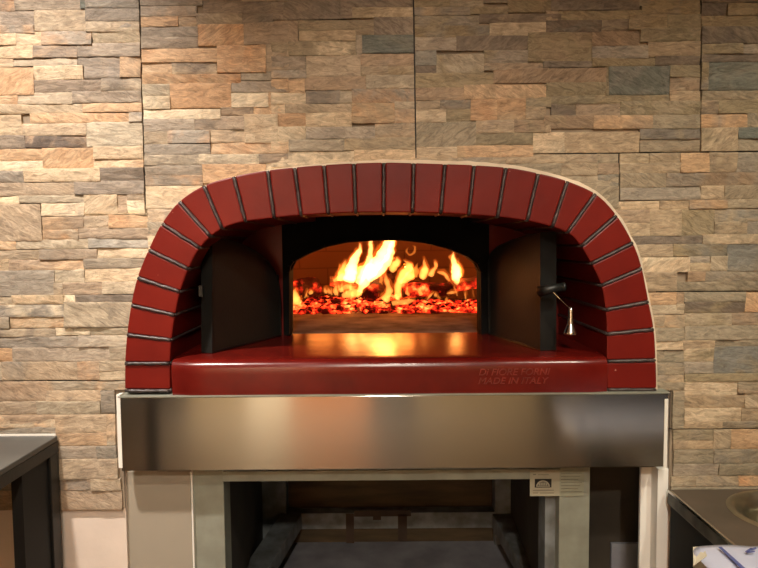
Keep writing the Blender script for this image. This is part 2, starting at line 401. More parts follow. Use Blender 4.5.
S(140, 0, q, """g 10,0,320,36;d 320,0,520,22;m 520,0,750,16;g 12,38,292,90;p 14,92,200,142;b 200,90,292,140;d 325,16,735,76;m 292,77,520,131;d 520,77,675,124;
g 20,144,298,194;g 20,195,298,252;p 299,130,530,236;r 530,124,756,232;p 20,253,396,322;p 396,236,640,372;m 640,228,756,364;p 20,322,170,384;d 170,313,392,379;
p 26,384,515,430;m 516,368,756,411;h 30,431,159,492;o 160,428,466,549;w 30,493,160,556;r 468,412,752,472;w 468,473,652,547;p 652,472,756,542""")
S(140, 90, q, """w 34,103,412,152;r 414,92,577,134;p 577,86,737,127;g 36,150,282,212;r 282,137,533,204;l 533,128,700,270;m 36,214,147,277;g 147,208,360,272;b 360,204,540,268;l 540,196,606,264;
g 40,278,362,330;p 362,268,750,325;h 42,332,305,382;w 305,328,605,378;r 605,325,752,372;g 43,384,322,434;g 43,435,322,484;p 323,378,640,472;w 640,372,752,420;l 46,487,320,600""")
S(280, 0, q, """d 20,0,306,106;d -40,16,20,106;d 307,0,672,48;d 307,50,365,103;v 365,46,676,97;r -40,114,93,220;v 95,112,475,160;g 475,96,682,182;v 98,162,382,214;m 383,160,475,182;
v -40,222,43,290;v 45,217,382,286;g 384,183,415,284;t 416,184,682,274;g -40,291,132,359;g -40,361,135,403;b 136,288,407,393;r 408,278,682,341;m 408,343,546,386;v 547,342,682,382;
p -40,406,44,472;p 46,402,128,482;r 128,394,436,460;m 437,386,684,452;l -40,474,132,532;d 133,463,302,528;m 302,458,363,524;s 364,456,686,524""")
S(280, 80, q, """l -40,128,28,176;b 29,128,362,170;v 363,121,578,222;m 579,114,686,152;p 579,153,686,220;o -40,172,132,240;l -40,240,132,314;l 133,172,362,238;
g 134,240,480,300;m 481,222,688,292;o -40,316,46,374;m 48,302,326,362;v 327,294,690,356;w -40,364,375,440;l 376,356,690,440""")
S(410, 0, q, """v 18,0,200,44;m 200,0,368,44;d 368,0,490,22;v 490,0,722,68;g 20,45,300,87;v 300,45,490,78;g 26,89,345,138;d 345,80,758,121;v 28,139,398,196;h 399,122,680,187;d 681,121,790,172;
g 28,198,231,262;d 232,188,590,262;s 28,263,131,335;h 132,280,370,374;g 371,262,592,324;r 371,325,697,362;d 28,336,131,378;v 30,376,418,447;r 419,354,982,424;
r 30,449,270,511;p 271,434,682,505;v 683,424,982,489;b 30,514,150,560;s 151,512,303,557""")
S(410, 80, q, """l 31,155,180,218;v 181,152,303,214;p 304,101,436,208;o 436,98,579,205;v 580,92,706,142;b 580,142,680,204;m 34,216,331,340;b 332,208,520,271;r 521,205,678,269;v 332,272,615,331;
l 36,341,235,400;p 235,334,616,392;l 617,268,775,380;b 775,268,1150,378;b 680,196,706,268""")
S(550, 0, q, """m 20,0,440,10;d 0,10,440,60;v 440,0,752,38;v 455,40,750,80;b -25,62,35,112;v 36,62,455,110;d -25,113,250,170;d 251,106,388,158;v 389,82,580,158;v 581,84,752,150;
v -116,172,205,316;r 206,159,446,237;v 447,151,752,217;g 206,238,486,302;b 487,218,752,290;d -40,317,205,346;v 206,300,520,341;d 521,290,752,334;
t 289,342,595,482;v 275,345,288,488;v 596,336,752,396;r 597,398,752,464;b 597,465,752,516;v -40,489,216,530;v 217,486,596,528;
d 0,530,126,600;r 127,530,344,600;v 345,518,752,584;""")
S(608, 60, q, """r -330,286,-80,350;p -80,284,216,351;m 216,275,457,350;d 152,350,457,404;m 152,405,457,460""")
SL += [('d', 700, 0, 758, 4), ('d', 700, 5, 725, 17), ('v', 725, 5, 775, 17), ('v', 700, 17, 775, 28), ('d', 700, 28, 775, 45), ('v', 700, 45, 740, 55), ('g', 740, 45, 775, 55), ('d', 700, 55, 775, 63),
  ('v', 700, 64, 706, 91), ('t', 706, 64, 775, 91), ('m', 700, 92, 775, 101), ('d', 700, 101, 716, 115), ('v', 716, 101, 775, 114), ('o', 700, 115, 745, 128), ('m', 745, 114, 775, 128),
  ('b', 700, 128, 736, 150), ('t', 736, 128, 775, 139), ('m', 736, 139, 775, 150)]
S(608, 140, q, """b -520,66,-60,120;m -60,66,46,120;r -60,121,46,176;m -60,177,46,233;m -60,234,46,345;l 53,67,200,118;b 200,67,356,118;b 53,119,356,170;o 356,65,500,166;b 500,60,640,163;g 640,60,840,163;
m 53,171,285,242;r 286,167,840,234;g 53,243,456,304;l 457,233,575,301;m 576,231,840,300;l 53,311,250,352;b 250,308,400,352;o 400,303,590,348;m 590,300,840,344;
r 88,354,202,419;b 203,350,360,484;v 360,350,526,482;b 527,345,840,412;b 96,420,202,484;m 526,413,690,476;g 690,413,840,475;d 120,485,466,527;l 467,477,840,525""")
S(608, 240, q, """b 130,22,320,84;v 320,20,590,81;s 591,14,840,156;l 176,88,402,160;g 402,82,505,113;l 402,114,505,156;h 506,82,590,154;b 200,161,334,258;m 334,210,840,256;r 390,158,480,208;m 480,156,840,208;
p 238,266,335,324;r 336,264,375,320;m 376,263,680,309;p 681,260,840,362;h 238,325,335,371;l 336,321,375,371;d 376,310,680,366;b 240,373,275,440;o 276,376,376,440;h 377,368,612,434;r 613,366,840,428;
m 246,441,376,506;m 377,430,840,498;l 250,508,366,550;b 367,502,526,556;m 527,499,840,546""")
S(608, 340, 3.74, """m 183,5,204,80;m 205,37,277,79;l 278,30,386,78;s 387,22,600,121;m 190,81,277,128;g 278,79,386,120;b 190,129,277,155;m 190,156,277,186;v 278,122,600,151;
l 278,153,476,203;m 477,151,600,194;b 278,204,502,250;b 503,195,600,250;l 278,251,490,300;b 278,300,420,324;m 421,300,600,324;b 491,251,600,299;m 235,187,275,324;
m 238,331,385,370;b 238,371,385,403;b 386,331,452,402;o 453,331,600,402;m 238,405,386,457;m 387,404,600,455;g 238,458,405,503;m 406,457,600,500;h 230,505,320,542;b 320,503,480,541;p 481,501,600,539;m 230,543,600,575""")
for _k in PAL:
    PAL[_k] = tuple(tuple(.74*c+.26*m for c, m in zip(t_, (166, 150, 130))) for t_ in PAL[_k])
SL += [('b', 149.5, 209, 175, 222), ('m', 149.5, 222, 168, 236), ('l', 149.5, 236, 160, 250), ('b', 414, 158, 505, 170), ('m', 505, 164, 560, 176), ('b', 560, 164, 596, 176), ('m', 560, 176, 617, 190), ('g', 590, 190, 617, 205), ('b', 600, 205, 619, 222)]
PAL['D'] = ((100, 88, 78), (178, 152, 124))
def rows(x0, x1, y0, y1):
    y = y0
    while y < y1-4:
        h = min(rnd.choice((8, 10, 12, 13, 18, 24)), y1-y)
        if y1-y-h < 6: h = y1-y
        x = x0
        while x < x1-2:
            w_ = min(rnd.uniform(25, 75), x1-x)
            if x1-x-w_ < 12: w_ = x1-x
            SL.append((rnd.choice('gbbmrlhvdp'), x, y, x+w_, y+h)); x += w_
        y += h
rows(-190, -12, -60, 508); rows(775, 940, -60, 495); rows(-12, 140, -60, 0); rows(141, 413, -60, 0); rows(414, 775, -60, 0)
SEAM = [((141, 0), (146.8, 205)), ((413.3, 0), (415.8, 160)), ((698.8, 0), (698.6, 151)), ((548, 154.3), (775, 151.8)), ((655, 291.6), (775, 290.6)), ((668, 428), (775, 427.6)), ((-12, 380), (119, 379.8)), ((617.6, 153), (617.8, 207))]
def arch_in(x, z): return xL < x < xR and zbase < z < z_out(x)
def inside(x, z):
    """outer-arch footprint"""
    return xL+.01 < x < xR-.01 and z < z_out(x)-.012
bm = bmesh.new()
lt = bm.loops.layers.float_color.new('tint'); lt2 = bm.loops.layers.float_color.new('tint2')
lo = bm.verts.layers.float_vector.new('loc')
fas0, fas1 = P(130, 420, 0).x, P(660, 420, 0).x
for (k, x0, y0, x1, y1) in SL:
    a = P(x0, (y0+y1)/2, 0); b = P(x1, (y0+y1)/2, 0); c = P((x0+x1)/2, y0, 0); d = P((x0+x1)/2, y1, 0)
    X0, X1, Z1, Z0 = a.x, b.x, c.z, d.z
    cx, cz = (X0+X1)/2, (Z0+Z1)/2
    if all(inside(x, z) for x in (X0, X1, cx) for z in (Z0, Z1, cz)): continue
    if fas0 < cx < fas1 and cz < zbase: continue
    w, h = X1-X0, Z1-Z0
    c1, c2 = PAL[k]
    if (x0+x1)/2 < 420 and k in 'gdmsrvb': c1, c2 = (tuple(.72*a_+.28*b_ for a_, b_ in zip(t_, (186, 168, 148))) for t_ in (c1, c2))
    if k == 'o': c1, c2 = (tuple(.6*a_+.4*b_ for a_, b_ in zip(t_, (176, 156, 128))) for t_ in (c1, c2)) if (x0+x1)/2 > 500 else (tuple(.82*a_+.18*b_ for a_, b_ in zip(t_, (180, 160, 134))) for t_ in (c1, c2))
    j = 1+rnd.uniform(-.10, .10); wm = rnd.uniform(-.035, .035)
    C1 = [v*j for v in s2l(c1)]; C2 = [v*j for v in s2l(c2)]
    C1[0] *= 1+wm; C1[2] *= 1-wm
    if rnd.random() < .5: C2 = list(s2l(PAL[rnd.choice('opghdlw' if (x0+x1)/2 < 420 else 'vvmhbgsr')][0]))
    dep = rnd.choice((.0052, .006, .0066, .0072, .0082)); tx = rnd.uniform(-.0014, .0014); tz = rnd.uniform(-.0016, .0022)
    X0 -= .0005; X1 += .0005; Z0 -= .0005; Z1 += .0005
    for (sa, sb) in SEAM:
        va, vb = P(*sa, 0), P(*sb, 0)
        if abs(va.x-vb.x) < abs(va.z-vb.z):
            if min(va.z, vb.z)-.01 < cz < max(va.z, vb.z)+.01:
                sx = va.x+(vb.x-va.x)*(cz-va.z)/(vb.z-va.z)
                if abs(X0-sx) < .012 and cx > sx: X0 = sx+.0013
                if abs(X1-sx) < .012 and cx < sx: X1 = sx-.0013
        elif va.x-.01 < cx < vb.x+.01:
            sz = va.z+(vb.z-va.z)*(cx-va.x)/(vb.x-va.x)
            if abs(Z0-sz) < .009 and cz > sz: Z0 = sz+.0011
            if abs(Z1-sz) < .009 and cz < sz: Z1 = sz-.0011
    for e_ in (.008, .02, .035):
        if not arch_in(X1, cz) and arch_in(X1+e_, cz): X1 += e_+.004; break
        if not arch_in(X0, cz) and arch_in(X0-e_, cz): X0 -= e_+.004; break
    w, h = X1-X0, Z1-Z0
    nx = max(3, min(26, int(w/.012))); nz = max(3, int(h/.006))
    off = Vector((rnd.uniform(0, 50), rnd.uniform(0, 50), rnd.uniform(0, 50)))
    ang = rnd.choice((0, 0, .05, -.1, .5, -.6)) if h > .03 else rnd.choice((0, .05, -.12, .3))
    g = {}
    ef = .0022
    us = [0, ef/w*.12, ef/w]+[i/nx for i in range(1, nx)]+[1-ef/w, 1-ef/w*.12, 1]; vs = [0, ef/h*.12, ef/h]+[i/nz for i in range(1, nz)]+[1-ef/h, 1-ef/h*.12, 1]
    us = sorted(us); vs = sorted(vs)
    wob0, wob1 = rnd.uniform(0, 99), rnd.uniform(0, 99)
    for i, u in enumerate(us):
        for jj, v in enumerate(vs):
            x = X0+u*w; z = Z0+v*h
            e = min(u*w, (1-u)*w, v*h, (1-v)*h)
            hgt = dep+tx*(u-.5)*2+tz*(v-.5)*2
            hgt += .0017*noise.noise(Vector((x*30, z*55, 0))+off)+.0011*noise.noise(Vector((x*90, z*150, 5))+off)
            hgt = max(.0015, hgt)
            if e < 1e-7: hgt = 0
            elif e < ef*.35: hgt -= .0006
            edge_z = .0009*noise.noise(Vector((x*45, wob0, v)))
            vv = bm.verts.new((x, -.004-hgt, z+edge_z))
            dx, dz = x-cx, z-cz
            vv[lo] = Vector((dx*math.cos(ang)-dz*math.sin(ang), 0, dx*math.sin(ang)+dz*math.cos(ang)))+off
            g[i, jj] = vv
    for i in range(len(us)-1):
        for jj in range(len(vs)-1):
            f = bm.faces.new((g[i, jj], g[i+1, jj], g[i+1, jj+1], g[i, jj+1])); f.smooth = True
            for lp in f.loops: lp[lt] = (*C1, 1); lp[lt2] = (*C2, 1)
me = bpy.data.meshes.new('stone_cladding'); bm.to_mesh(me); bm.free(); me.materials.append(MT['stone'])
me.set_sharp_from_angle(angle=math.radians(50))
so = bpy.data.objects.new('stone_cladding', me); COL.objects.link(so); so.parent = wall

bm = bmesh.new()
for (sa, sb) in SEAM:
    va, vb = P(*sa, 0), P(*sb, 0); d_ = (vb-va).normalized(); q_ = Vector((-d_.z, 0, d_.x))*.0012
    prism(bm, [va-q_+Vector((0, -.0048, 0)), vb-q_+Vector((0, -.0048, 0)), vb+q_+Vector((0, -.0048, 0)), va+q_+Vector((0, -.0048, 0))], Vector((0, .002, 0)))
obj('panel_seams', bm, 'darkpost', wall)
# rest of the room (behind the photographer; it is what the steel reflects)
obj('floor', BB((ROOM_X0, ROOM_Y0, -.05), (ROOM_X1, .08, 0)), 'floor', kind='structure')
obj('ceiling', BB((ROOM_X0, ROOM_Y0, HC), (ROOM_X1, .08, HC+.05)), 'ceiling', kind='structure')
obj('wall_left', BB((ROOM_X0-.08, ROOM_Y0, 0), (ROOM_X0, .08, HC)), 'beige', kind='structure')
obj('wall_right', BB((ROOM_X1, ROOM_Y0, 0), (ROOM_X1+.08, .08, HC)), 'beige', kind='structure')
obj('wall_front', BB((ROOM_X0, ROOM_Y0-.08, 0), (ROOM_X1, ROOM_Y0, HC)), 'tanwall', kind='structure')
def rear(name, x0, x1, m, z1=2.3, d=.05): return obj(name, BB((x0, ROOM_Y0, 0), (x1, ROOM_Y0+d, z1)), m, kind='structure', bevel=.01)  # panels added behind the camera to shape the bands the steel reflects
rear('reflect_panel_1', -.7, -.06, 'orangewood')
rear('reflect_panel_2', -1.04, -.7, 'creamwall', 2.69)
rear('reflect_post', -.06, .27, 'darkpost', 2.69, .14)  # added dark post, mirrored in place of the person behind the camera
rear('reflect_panel_3', 1.24, 1.46, 'darkpost')
rear('reflect_panel_4', 1.62, 2.45, 'darkwood')
rear('reflect_panel_5', -2.45, -1.5, 'darkwood')

# ------------------------------------------------------------------ PIZZA OVEN
oz = zbase
oven = thing('pizza_oven', 'wood-fired pizza oven with dark red brick arch and black doors in the stone wall', 'oven', (0, 0, 0))
BACK = .36
fl0, fl1 = P(283, 300, BACK).x, P(493, 300, BACK).x
# surround filler between arch and tiles
bm = bmesh.new()
N = 90
for i in range(N):
    t0, t1 = i/N, (i+1)/N
    pts = []
    for t in (t0, t1):
        p = CO.at(t*CO.c[-1]); e = .012
        d = (CO.at(min(1, t+.01)*CO.c[-1])-CO.at(max(0, t-.01)*CO.c[-1])).normalized(); nrm = Vector((-d.y, d.x))
        wd = .0012 if t < .33 else (.0012+(t-.33)/.2*.0073 if t < .53 else .0085)
        wd *= 1+.35*noise.noise(Vector((t*60, 3, 1)))
        if t > .84: wd *= .9
        pts.append((p-nrm*.01, p+nrm*wd))
    (a, b), (c, d2) = pts
    prism(bm, [(a.x, -.026, a.y), (b.x, -.017, b.y), (d2.x, -.017, d2.y), (c.x, -.026, c.y)], Vector((0, .03, 0)))
o = obj('arch_surround', bm, 'cream', oven)
# bricks
def ray_len(c0, c1): return c0
for i in range(len(JT)-1):
    (o0, i0), (o1, i1) = JT[i], JT[i+1]
    to0, to1 = CO.t_of(w2(o0)), CO.t_of(w2(o1)); ti0, ti1 = CI.t_of(w2(i0)), CI.t_of(w2(i1))
    if i == 0: to0 = ti0 = None
    g_ = .0034
    A = []; K = 5
    if i == 0: to0 = CO.t_of(w2(o0)); ti0 = CI.t_of(w2(i0))
    for k in range(K+1): A.append(CO.at(to0+g_+(to1-to0-2*g_)*k/K))
    B = [CI.at(ti0+g_*.9+(ti1-ti0-1.8*g_)*k/K) for k in range(K+1)]
    midx = (B[0].x+B[-1].x)/2
    depth = .13 if P(288, 215, YA).x < midx < P(492, 215, YA).x else BACK-YA
    pts = A+B[::-1]
    bm = bmesh.new()
    jit = rnd.uniform(-.0012, .0012)
    prism(bm, [(p.x, YA+jit, p.y) for p in pts], Vector((0, depth, 0)))
    obj('brick', bm, 'brick', oven, bevel=.003)
# last course of the mortar: ring recessed behind the brick faces + lumpy beads in the joints
bm = bmesh.new(); N = 110
for i in range(N):
    qs = []
    for t in (i/N, (i+1)/N):
        a = CO.at(t*CO.c[-1]); tin = t; b = CI.at(tin*CI.c[-1]); d = (b-a).normalized()
        qs.append((a+d*.004, b-d*.004))
    (a, b), (c, d) = qs
    mx = (b.x+d.x)/2
    dp = .12 if P(288, 215, YA).x < mx < P(492, 215, YA).x else BACK-YA-.01
    prism(bm, [(a.x, YA+.004, a.y), (b.x, YA+.004, b.y), (d.x, YA+.004, d.y), (c.x, YA+.004, c.y)], Vector((0, dp, 0)))
obj('mortar_bed', bm, 'mortar', oven)
for i, (o0, i0) in enumerate(JT):
    a = CO.at(CO.t_of(w2(o0))); b = CI.at(CI.t_of(w2(i0)))
    mx = b.x; dp = .12 if P(288, 215, YA).x < mx < P(492, 215, YA).x else BACK-YA-.02
    bm = bmesh.new(); pts = []; rr = []
    for k in range(13):
        p = a.lerp(b, .015+.97*k/12); s = rnd.uniform(-.0006, .0006)
        pts.append((p.x+s, YA-.0002, p.y+s)); rr.append(.0036*rnd.uniform(.85, 1.2))
    tube(bm, pts, rr, 8)
    d = (b-a).normalized()
    pts = []; rr = []
    for k in range(10):
        p = b-d*.0012; pts.append((p.x, YA+.003+dp*k/9, p.y)); rr.append(.0036*rnd.uniform(.85, 1.15))
    tube(bm, pts, rr, 8)
    obj('mortar_joint', bm, 'mortar', oven, smooth=True)

# sill / hearth slab in front of the mouth
zs_f = P(390, 359, -.04).z; zs_b = P(390, 333, BACK).z
sx0, sx1 = P(171, 375, -.04).x, P(608, 375, -.04).x
bm = bmesh.new()
prof = [(-.040, zbase+.001), (-.043, zs_f-.032), (-.0425, zs_f-.018), (-.0405, zs_f-.011), (-.037, zs_f-.0062), (-.032, zs_f-.0028), (-.025, zs_f-.0008), (-.015, zs_f+.0004), (.0, zs_f+.0015), (BACK, zs_b), (BACK, zbase+.001)]
nX = 24
rows = []
for i in range(nX+1):
    u = i/nX; x = sx0+(sx1-sx0)*u
    edge = min(u, 1-u)*(sx1-sx0)
    rows.append([bm.verts.new((x, y+(.006*max(0, 1-edge/.012) if y < -.01 else 0), z)) for y, z in prof])
for r_, s_ in zip(rows, rows[1:]):
    for k in range(len(prof)): bm.faces.new((r_[k], s_[k], s_[(k+1) % len(prof)], r_[(k+1) % len(prof)]))
bm.faces.new(rows[0]); bm.faces.new(rows[-1][::-1])
sill = obj('hearth_sill', bm, 'brick', oven)
sill.data.polygons.foreach_set('use_smooth', [True]*len(sill.data.polygons)); sill.data.set_sharp_from_angle(angle=math.radians(40))
sm = sill.data
MT['sill'] = None
t = NT('glossy_red_sill'); b = t.n('ShaderNodeBsdfPrincipled'); b.inputs['Specular IOR Level'].default_value = .4; b.inputs['Coat Weight'].default_value = .12; b.inputs['Coat Roughness'].default_value = .2
tc = t.n('ShaderNodeTexCoord'); nz = t.n('ShaderNodeTexNoise'); nz.inputs['Scale'].default_value = 14; nz.inputs['Detail'].default_value = 6; t.l(tc.outputs['Object'], nz.inputs[0])
r = t.n('ShaderNodeValToRGB'); e = r.color_ramp.elements; e[0].position = .3; e[0].color = (*s2l((84, 15, 11)), 1); e[1].position = .7; e[1].color = (*s2l((102, 21, 14)), 1)
t.l(nz.outputs[0], r.inputs[0]); t.l(r.outputs[0], b.inputs['Base Color'])
mr = t.n('ShaderNodeMapRange'); mr.inputs[3].default_value = .16; mr.inputs[4].default_value = .3; t.l(nz.outputs[0], mr.inputs[0]); t.l(mr.outputs[0], b.inputs['Roughness'])
n2 = t.n('ShaderNodeTexNoise'); n2.inputs['Scale'].default_value = 30; t.l(tc.outputs['Object'], n2.inputs[0])
bp = t.n('ShaderNodeBump'); bp.inputs['Strength'].default_value = .12; bp.inputs['Distance'].default_value = .003; t.l(n2.outputs[0], bp.inputs['Height']); t.l(bp.outputs[0], b.inputs['Normal'])
t.l(b.outputs[0], t.out.inputs[0]); sm.materials[0] = t.m

# embossed lettering
def text(body, px, py, Yf, hpx, m, parent, name, wpx=None, depth=.0012, shear=0):
    cu = bpy.data.curves.new(name, 'FONT'); cu.body = body; cu.extrude = depth; cu.size = 1; cu.shear = shear; cu.bevel_depth = .0
    cu.align_x = 'LEFT'
    tmp = bpy.data.objects.new(name, cu); COL.objects.link(tmp)
    bpy.context.view_layer.update()
    me = bpy.data.meshes.new_from_object(tmp.evaluated_get(bpy.context.evaluated_depsgraph_get()))
    bpy.data.objects.remove(tmp); bpy.data.curves.remove(cu)
    xs_ = [v.co.x for v in me.vertices]; ys_ = [v.co.y for v in me.vertices]
    a = P(px, py, Yf); b2 = P(px, py-hpx, Yf); hz = (b2.z-a.z)
    kz = hz/(max(ys_)-min(ys_)); kx = kz
    if wpx: kx = (P(px+wpx, py, Yf).x-a.x)/(max(xs_)-min(xs_))
    mx, my = min(xs_), min(ys_)
    for v in me.vertices:
        x, y, z = v.co; v.co = (a.x+(x-mx)*kx, Yf-z if z > 0 else Yf+.0015, a.z+(y-my)*kz)
    me.materials.append(MT[m] if isinstance(m, str) else m)
    o = bpy.data.objects.new(name, me); COL.objects.link(o); o.parent = parent; return o
MT['emboss'] = mat('embossed_red_lettering', (124, 40, 30), .35, var=.2, scale=40, coat=.3)
text('Di FIORE FORNI', 479, 375.4, -.0425, 6.6, 'emboss', sill, 'embossed_lettering', 71, .0022, .25)
text('MADE IN ITALY', 478.5, 384, -.0425, 6.2, 'emboss', sill, 'embossed_lettering', 70, .0022, .25)

# mouth: red back wall, black steel portal with arched opening, flue above
OPN = [(290.6, 334), (290.6, 272), (291.5, 266), (294.6, 261.5), (308.7, 254), (326, 247.2), (347.5, 242.6), (375.7, 240.7), (400, 240.5), (425, 243.2), (449.6, 249.4), (467, 256.8), (476, 264), (479.5, 272), (480, 334)]
YP = BACK-.03
OPw = [w2(p, YP) for p in OPN]
ox0, ox1 = OPw[1].x, OPw[-2].x
ops = [(p.x, p.y) for p in OPw[1:-1]]
def z_open(x): return interp(ops, x) if ox0 <= x <= ox1 else zs_b-.01
xs = sorted([ox0-.0001, ox1+.0001, P(283, 300, YP).x, P(489, 300, YP).x]+[ox0+(ox1-ox0)*i/30 for i in range(31)])
bm = bmesh.new(); ztop = z_in(0)+.25
plate(bm, xs, z_open, lambda x: ztop, YP, YP+.012)
# jamb flange turned into the chamber
for a, b in zip(OPw, OPw[1:]):
    pass
portal = obj('mouth_frame', bm, 'soot', oven)
bm = bmesh.new()
N = len(OPw)
for i in range(N-1):
    a, b = OPw[i], OPw[i+1]
    d = (b-a).normalized(); nn = Vector((-d.y, d.x))
    prism(bm, [(a.x, YP-.022, a.y), (b.x, YP-.022, b.y), (b.x+nn.x*.007, YP-.022, b.y+nn.y*.007), (a.x+nn.x*.007, YP-.022, a.y+nn.y*.007)], Vector((0, .075, 0)))
obj('mouth_collar', bm, 'soot', portal)
bm = bmesh.new()
wx0, wx1 = INNw[0].x-.01, INNw[-1].x+.01
xs2 = sorted(xs+[wx0+(wx1-wx0)*i/40 for i in range(41)])
pl, pr = xs[0], xs[-1]
plate(bm, [x for x in xs2 if x <= P(284, 300, YP).x], lambda x: zs_b-.02, lambda x: z_in(x)+.01, YP+.012, BACK+.04)
obj('mouth_wall', bm, 'brick', oven); bm = bmesh.new()
plate(bm, [x for x in xs2 if x >= P(488, 300, YP).x], lambda x: zs_b-.02, lambda x: z_in(x)+.01, YP+.012, BACK+.04)
obj('mouth_wall', bm, 'brick', oven)
# flue throat: black box open at the bottom
bm = bmesh.new(); zf = z_in(0)-.004; fx0, fx1 = P(283, 215, YA).x, P(497, 215, YA).x; fy0 = YA+.125
fh = zf+.42
box(bm, (fx0-.01, fy0, zf+.02), (fx0, YP+.02, fh)); box(bm, (fx1, fy0, zf+.02), (fx1+.01, YP+.02, fh))
box(bm, (fx0, fy0-.004, zf+.045), (fx1, fy0+.006, fh)); box(bm, (fx0, YP+.012, ztop-.1), (fx1, YP+.02, fh)); box(bm, (fx0, fy0, fh), (fx1, YP+.02, fh+.01))
obj('flue_throat', bm, 'soot', oven)

# chamber: stone floor and brick dome
cx_, cy_ = (ox0+ox1)/2, BACK+.60
zc = zs_b-.004
bm = bmesh.new()
bmesh.ops.create_circle(bm, cap_ends=True, radius=.64, segments=48, matrix=Matrix.Translation((cx_, cy_, zc)))
rr = bmesh.ops.extrude_face_region(bm, geom=list(bm.faces)); 
for v in [g for g in rr['geom'] if isinstance(g, bmesh.types.BMVert)]: v.co.z -= .05
box(bm, (ox0, YP+.001, zc-.05), (ox1, cy_-.3, zc+.0005))
obj('hearth_floor', bm, 'hearth', oven)
bm = bmesh.new(); prof = []
for k in range(15):
    a = k/14*math.pi/2; prof.append((max(.002, .62*math.cos(a)**.8), .40*math.sin(a)**.9))
prof = [(.62, -.01)]+prof
rings = lathe(bm, prof, (cx_, cy_, zc), 64)
dead = [f for f in bm.faces if f.calc_center_median().y < cy_-.40 and f.calc_center_median().z < zc+.33]
bmesh.ops.delete(bm, geom=dead, context='FACES')
t = NT('dome_brick'); b = t.n('ShaderNodeBsdfPrincipled'); b.inputs['Roughness'].default_value = .9
tc = t.n('ShaderNodeTexCoord'); bk = t.n('ShaderNodeTexBrick'); bk.inputs['Scale'].default_value = 1
sp = t.n('ShaderNodeSeparateXYZ'); t.l(tc.outputs['Object'], sp.inputs[0]); cb = t.n('ShaderNodeCombineXYZ'); t.l(sp.outputs['X'], cb.inputs['X']); t.l(sp.outputs['Z'], cb.inputs['Y']); t.l(cb.outputs[0], bk.inputs['Vector'])
bk.inputs['Brick Width'].default_value = .23; bk.inputs['Row Height'].default_value = .075; bk.inputs['Mortar Size'].default_value = .003
bk.inputs['Color1'].default_value = (*s2l((142, 100, 62)), 1); bk.inputs['Color2'].default_value = (*s2l((134, 92, 58)), 1); bk.inputs['Mortar'].default_value = (*s2l((118, 80, 50)), 1)
t.l(bk.outputs[0], b.inputs['Base Color']); t.l(b.outputs[0], t.out.inputs[0])
dome = obj('chamber_dome', bm, t.m, oven, smooth=True)
sd = dome.modifiers.new('thick', 'SOLIDIFY'); sd.thickness = .02; sd.offset = -1

# doors
def door(hinge_px, hy, Yh, free_px, fy, Yf, outline, side, th, label):
    h = P(hinge_px, hy, Yh); f = P(free_px, fy, Yf); d = Vector((f.x-h.x, f.y-h.y, 0)).normalized()
    nrm = Vector((-d.y, d.x, 0))
    if nrm.x*side < 0: nrm = -nrm           # pointing outwards, away from the mouth
    pts = [PP(a, b_, h, nrm) for a, b_ in outline]
    bm = bmesh.new()
    inner = pts
    c = sum(pts, Vector())/len(pts)
    prism(bm, [c+(p-c)*.985 for p in inner], nrm*th)
    dr = obj('oven_door', bm, 'doorface', oven, bevel=.002); dr['label'] = label
    # folded rim around the door leaf
    bm = bmesh.new(); n_ = len(pts)
    for i in range(n_):
        a, b2 = pts[i], pts[(i+1) % n_]
        a2, b3 = c+(a-c)*.972, c+(b2-c)*.972
        prism(bm, [a-nrm*.002, b2-nrm*.002, b3-nrm*.002, a2-nrm*.002], nrm*(th+.004))
    obj('door_rim', bm, 'black', dr)
    # hinge barrel
    for z0 in (.03, .13):
        bm = bmesh.new(); base = Vector((h.x, h.y, zs_b))+nrm*.014+d*(-.004)
        tube(bm, [base+Vector((0, 0, z0)), base+Vector((0, 0, z0+.035))], .006, 10)
        obj('hinge', bm, 'black', dr, smooth=False)
    return dr, h, f, d, nrm
dl, *_l = door(281, 333, .315, 211, 353, .035, [(211.5, 353.2), (281, 335.5), (280.5, 300), (279, 284), (275, 271), (268, 261), (257, 252), (243, 244), (228, 239), (211.5, 236)], -1, .026, 'left door leaf, swung open, dark smoked steel')
dr_, h_, f_, d_, n_ = door(489, 333, .315, 541, 351, .035, [(541, 350.8), (489, 334.6), (488.7, 300), (488.5, 262), (491, 253), (498, 246), (512, 239.6), (527, 235), (541, 231.8)], 1, .036, 'right door leaf, swung open, brownish inner face')
# latch on the right door
bm = bmesh.new()
a = P(540.5, 291.5, .02); tube(bm, [a, P(546, 290, .005), P(562, 287, .005)], [.0125, .011, .009], 12)
tube(bm, [P(562, 287, .005), P(565, 286.8, .005)], .010, 12)
latch = obj('door_latch', bm, 'black', dr_, smooth=True)
bm = bmesh.new(); tube(bm, [P(552, 291, .0), P(560, 299, -.002), P(567, 306, -.002), P(570.5, 308, 0)], .0012, 6)
obj('latch_wire', bm, 'chrome', latch)
pc = P(570.5, 333, 0)
bm = bmesh.new(); lathe(bm, [(.0005, .058), (.004, .056), (.0055, .05), (.006, .03), (.008, .018), (.0135, .004), (.015, 0), (.0145, -.003), (.001, -.003)], pc, 20)
obj('latch_pull', bm, 'chrome', latch, smooth=True)['label'] = 'chrome bell shaped pull hanging from the latch'
bm = bmesh.new(); a = P(201, 291, .03); box(bm, a-Vector((.004, .004, .012)), a+Vector((.004, .006, .012)))
obj('door_latch', bm, 'black', dl)

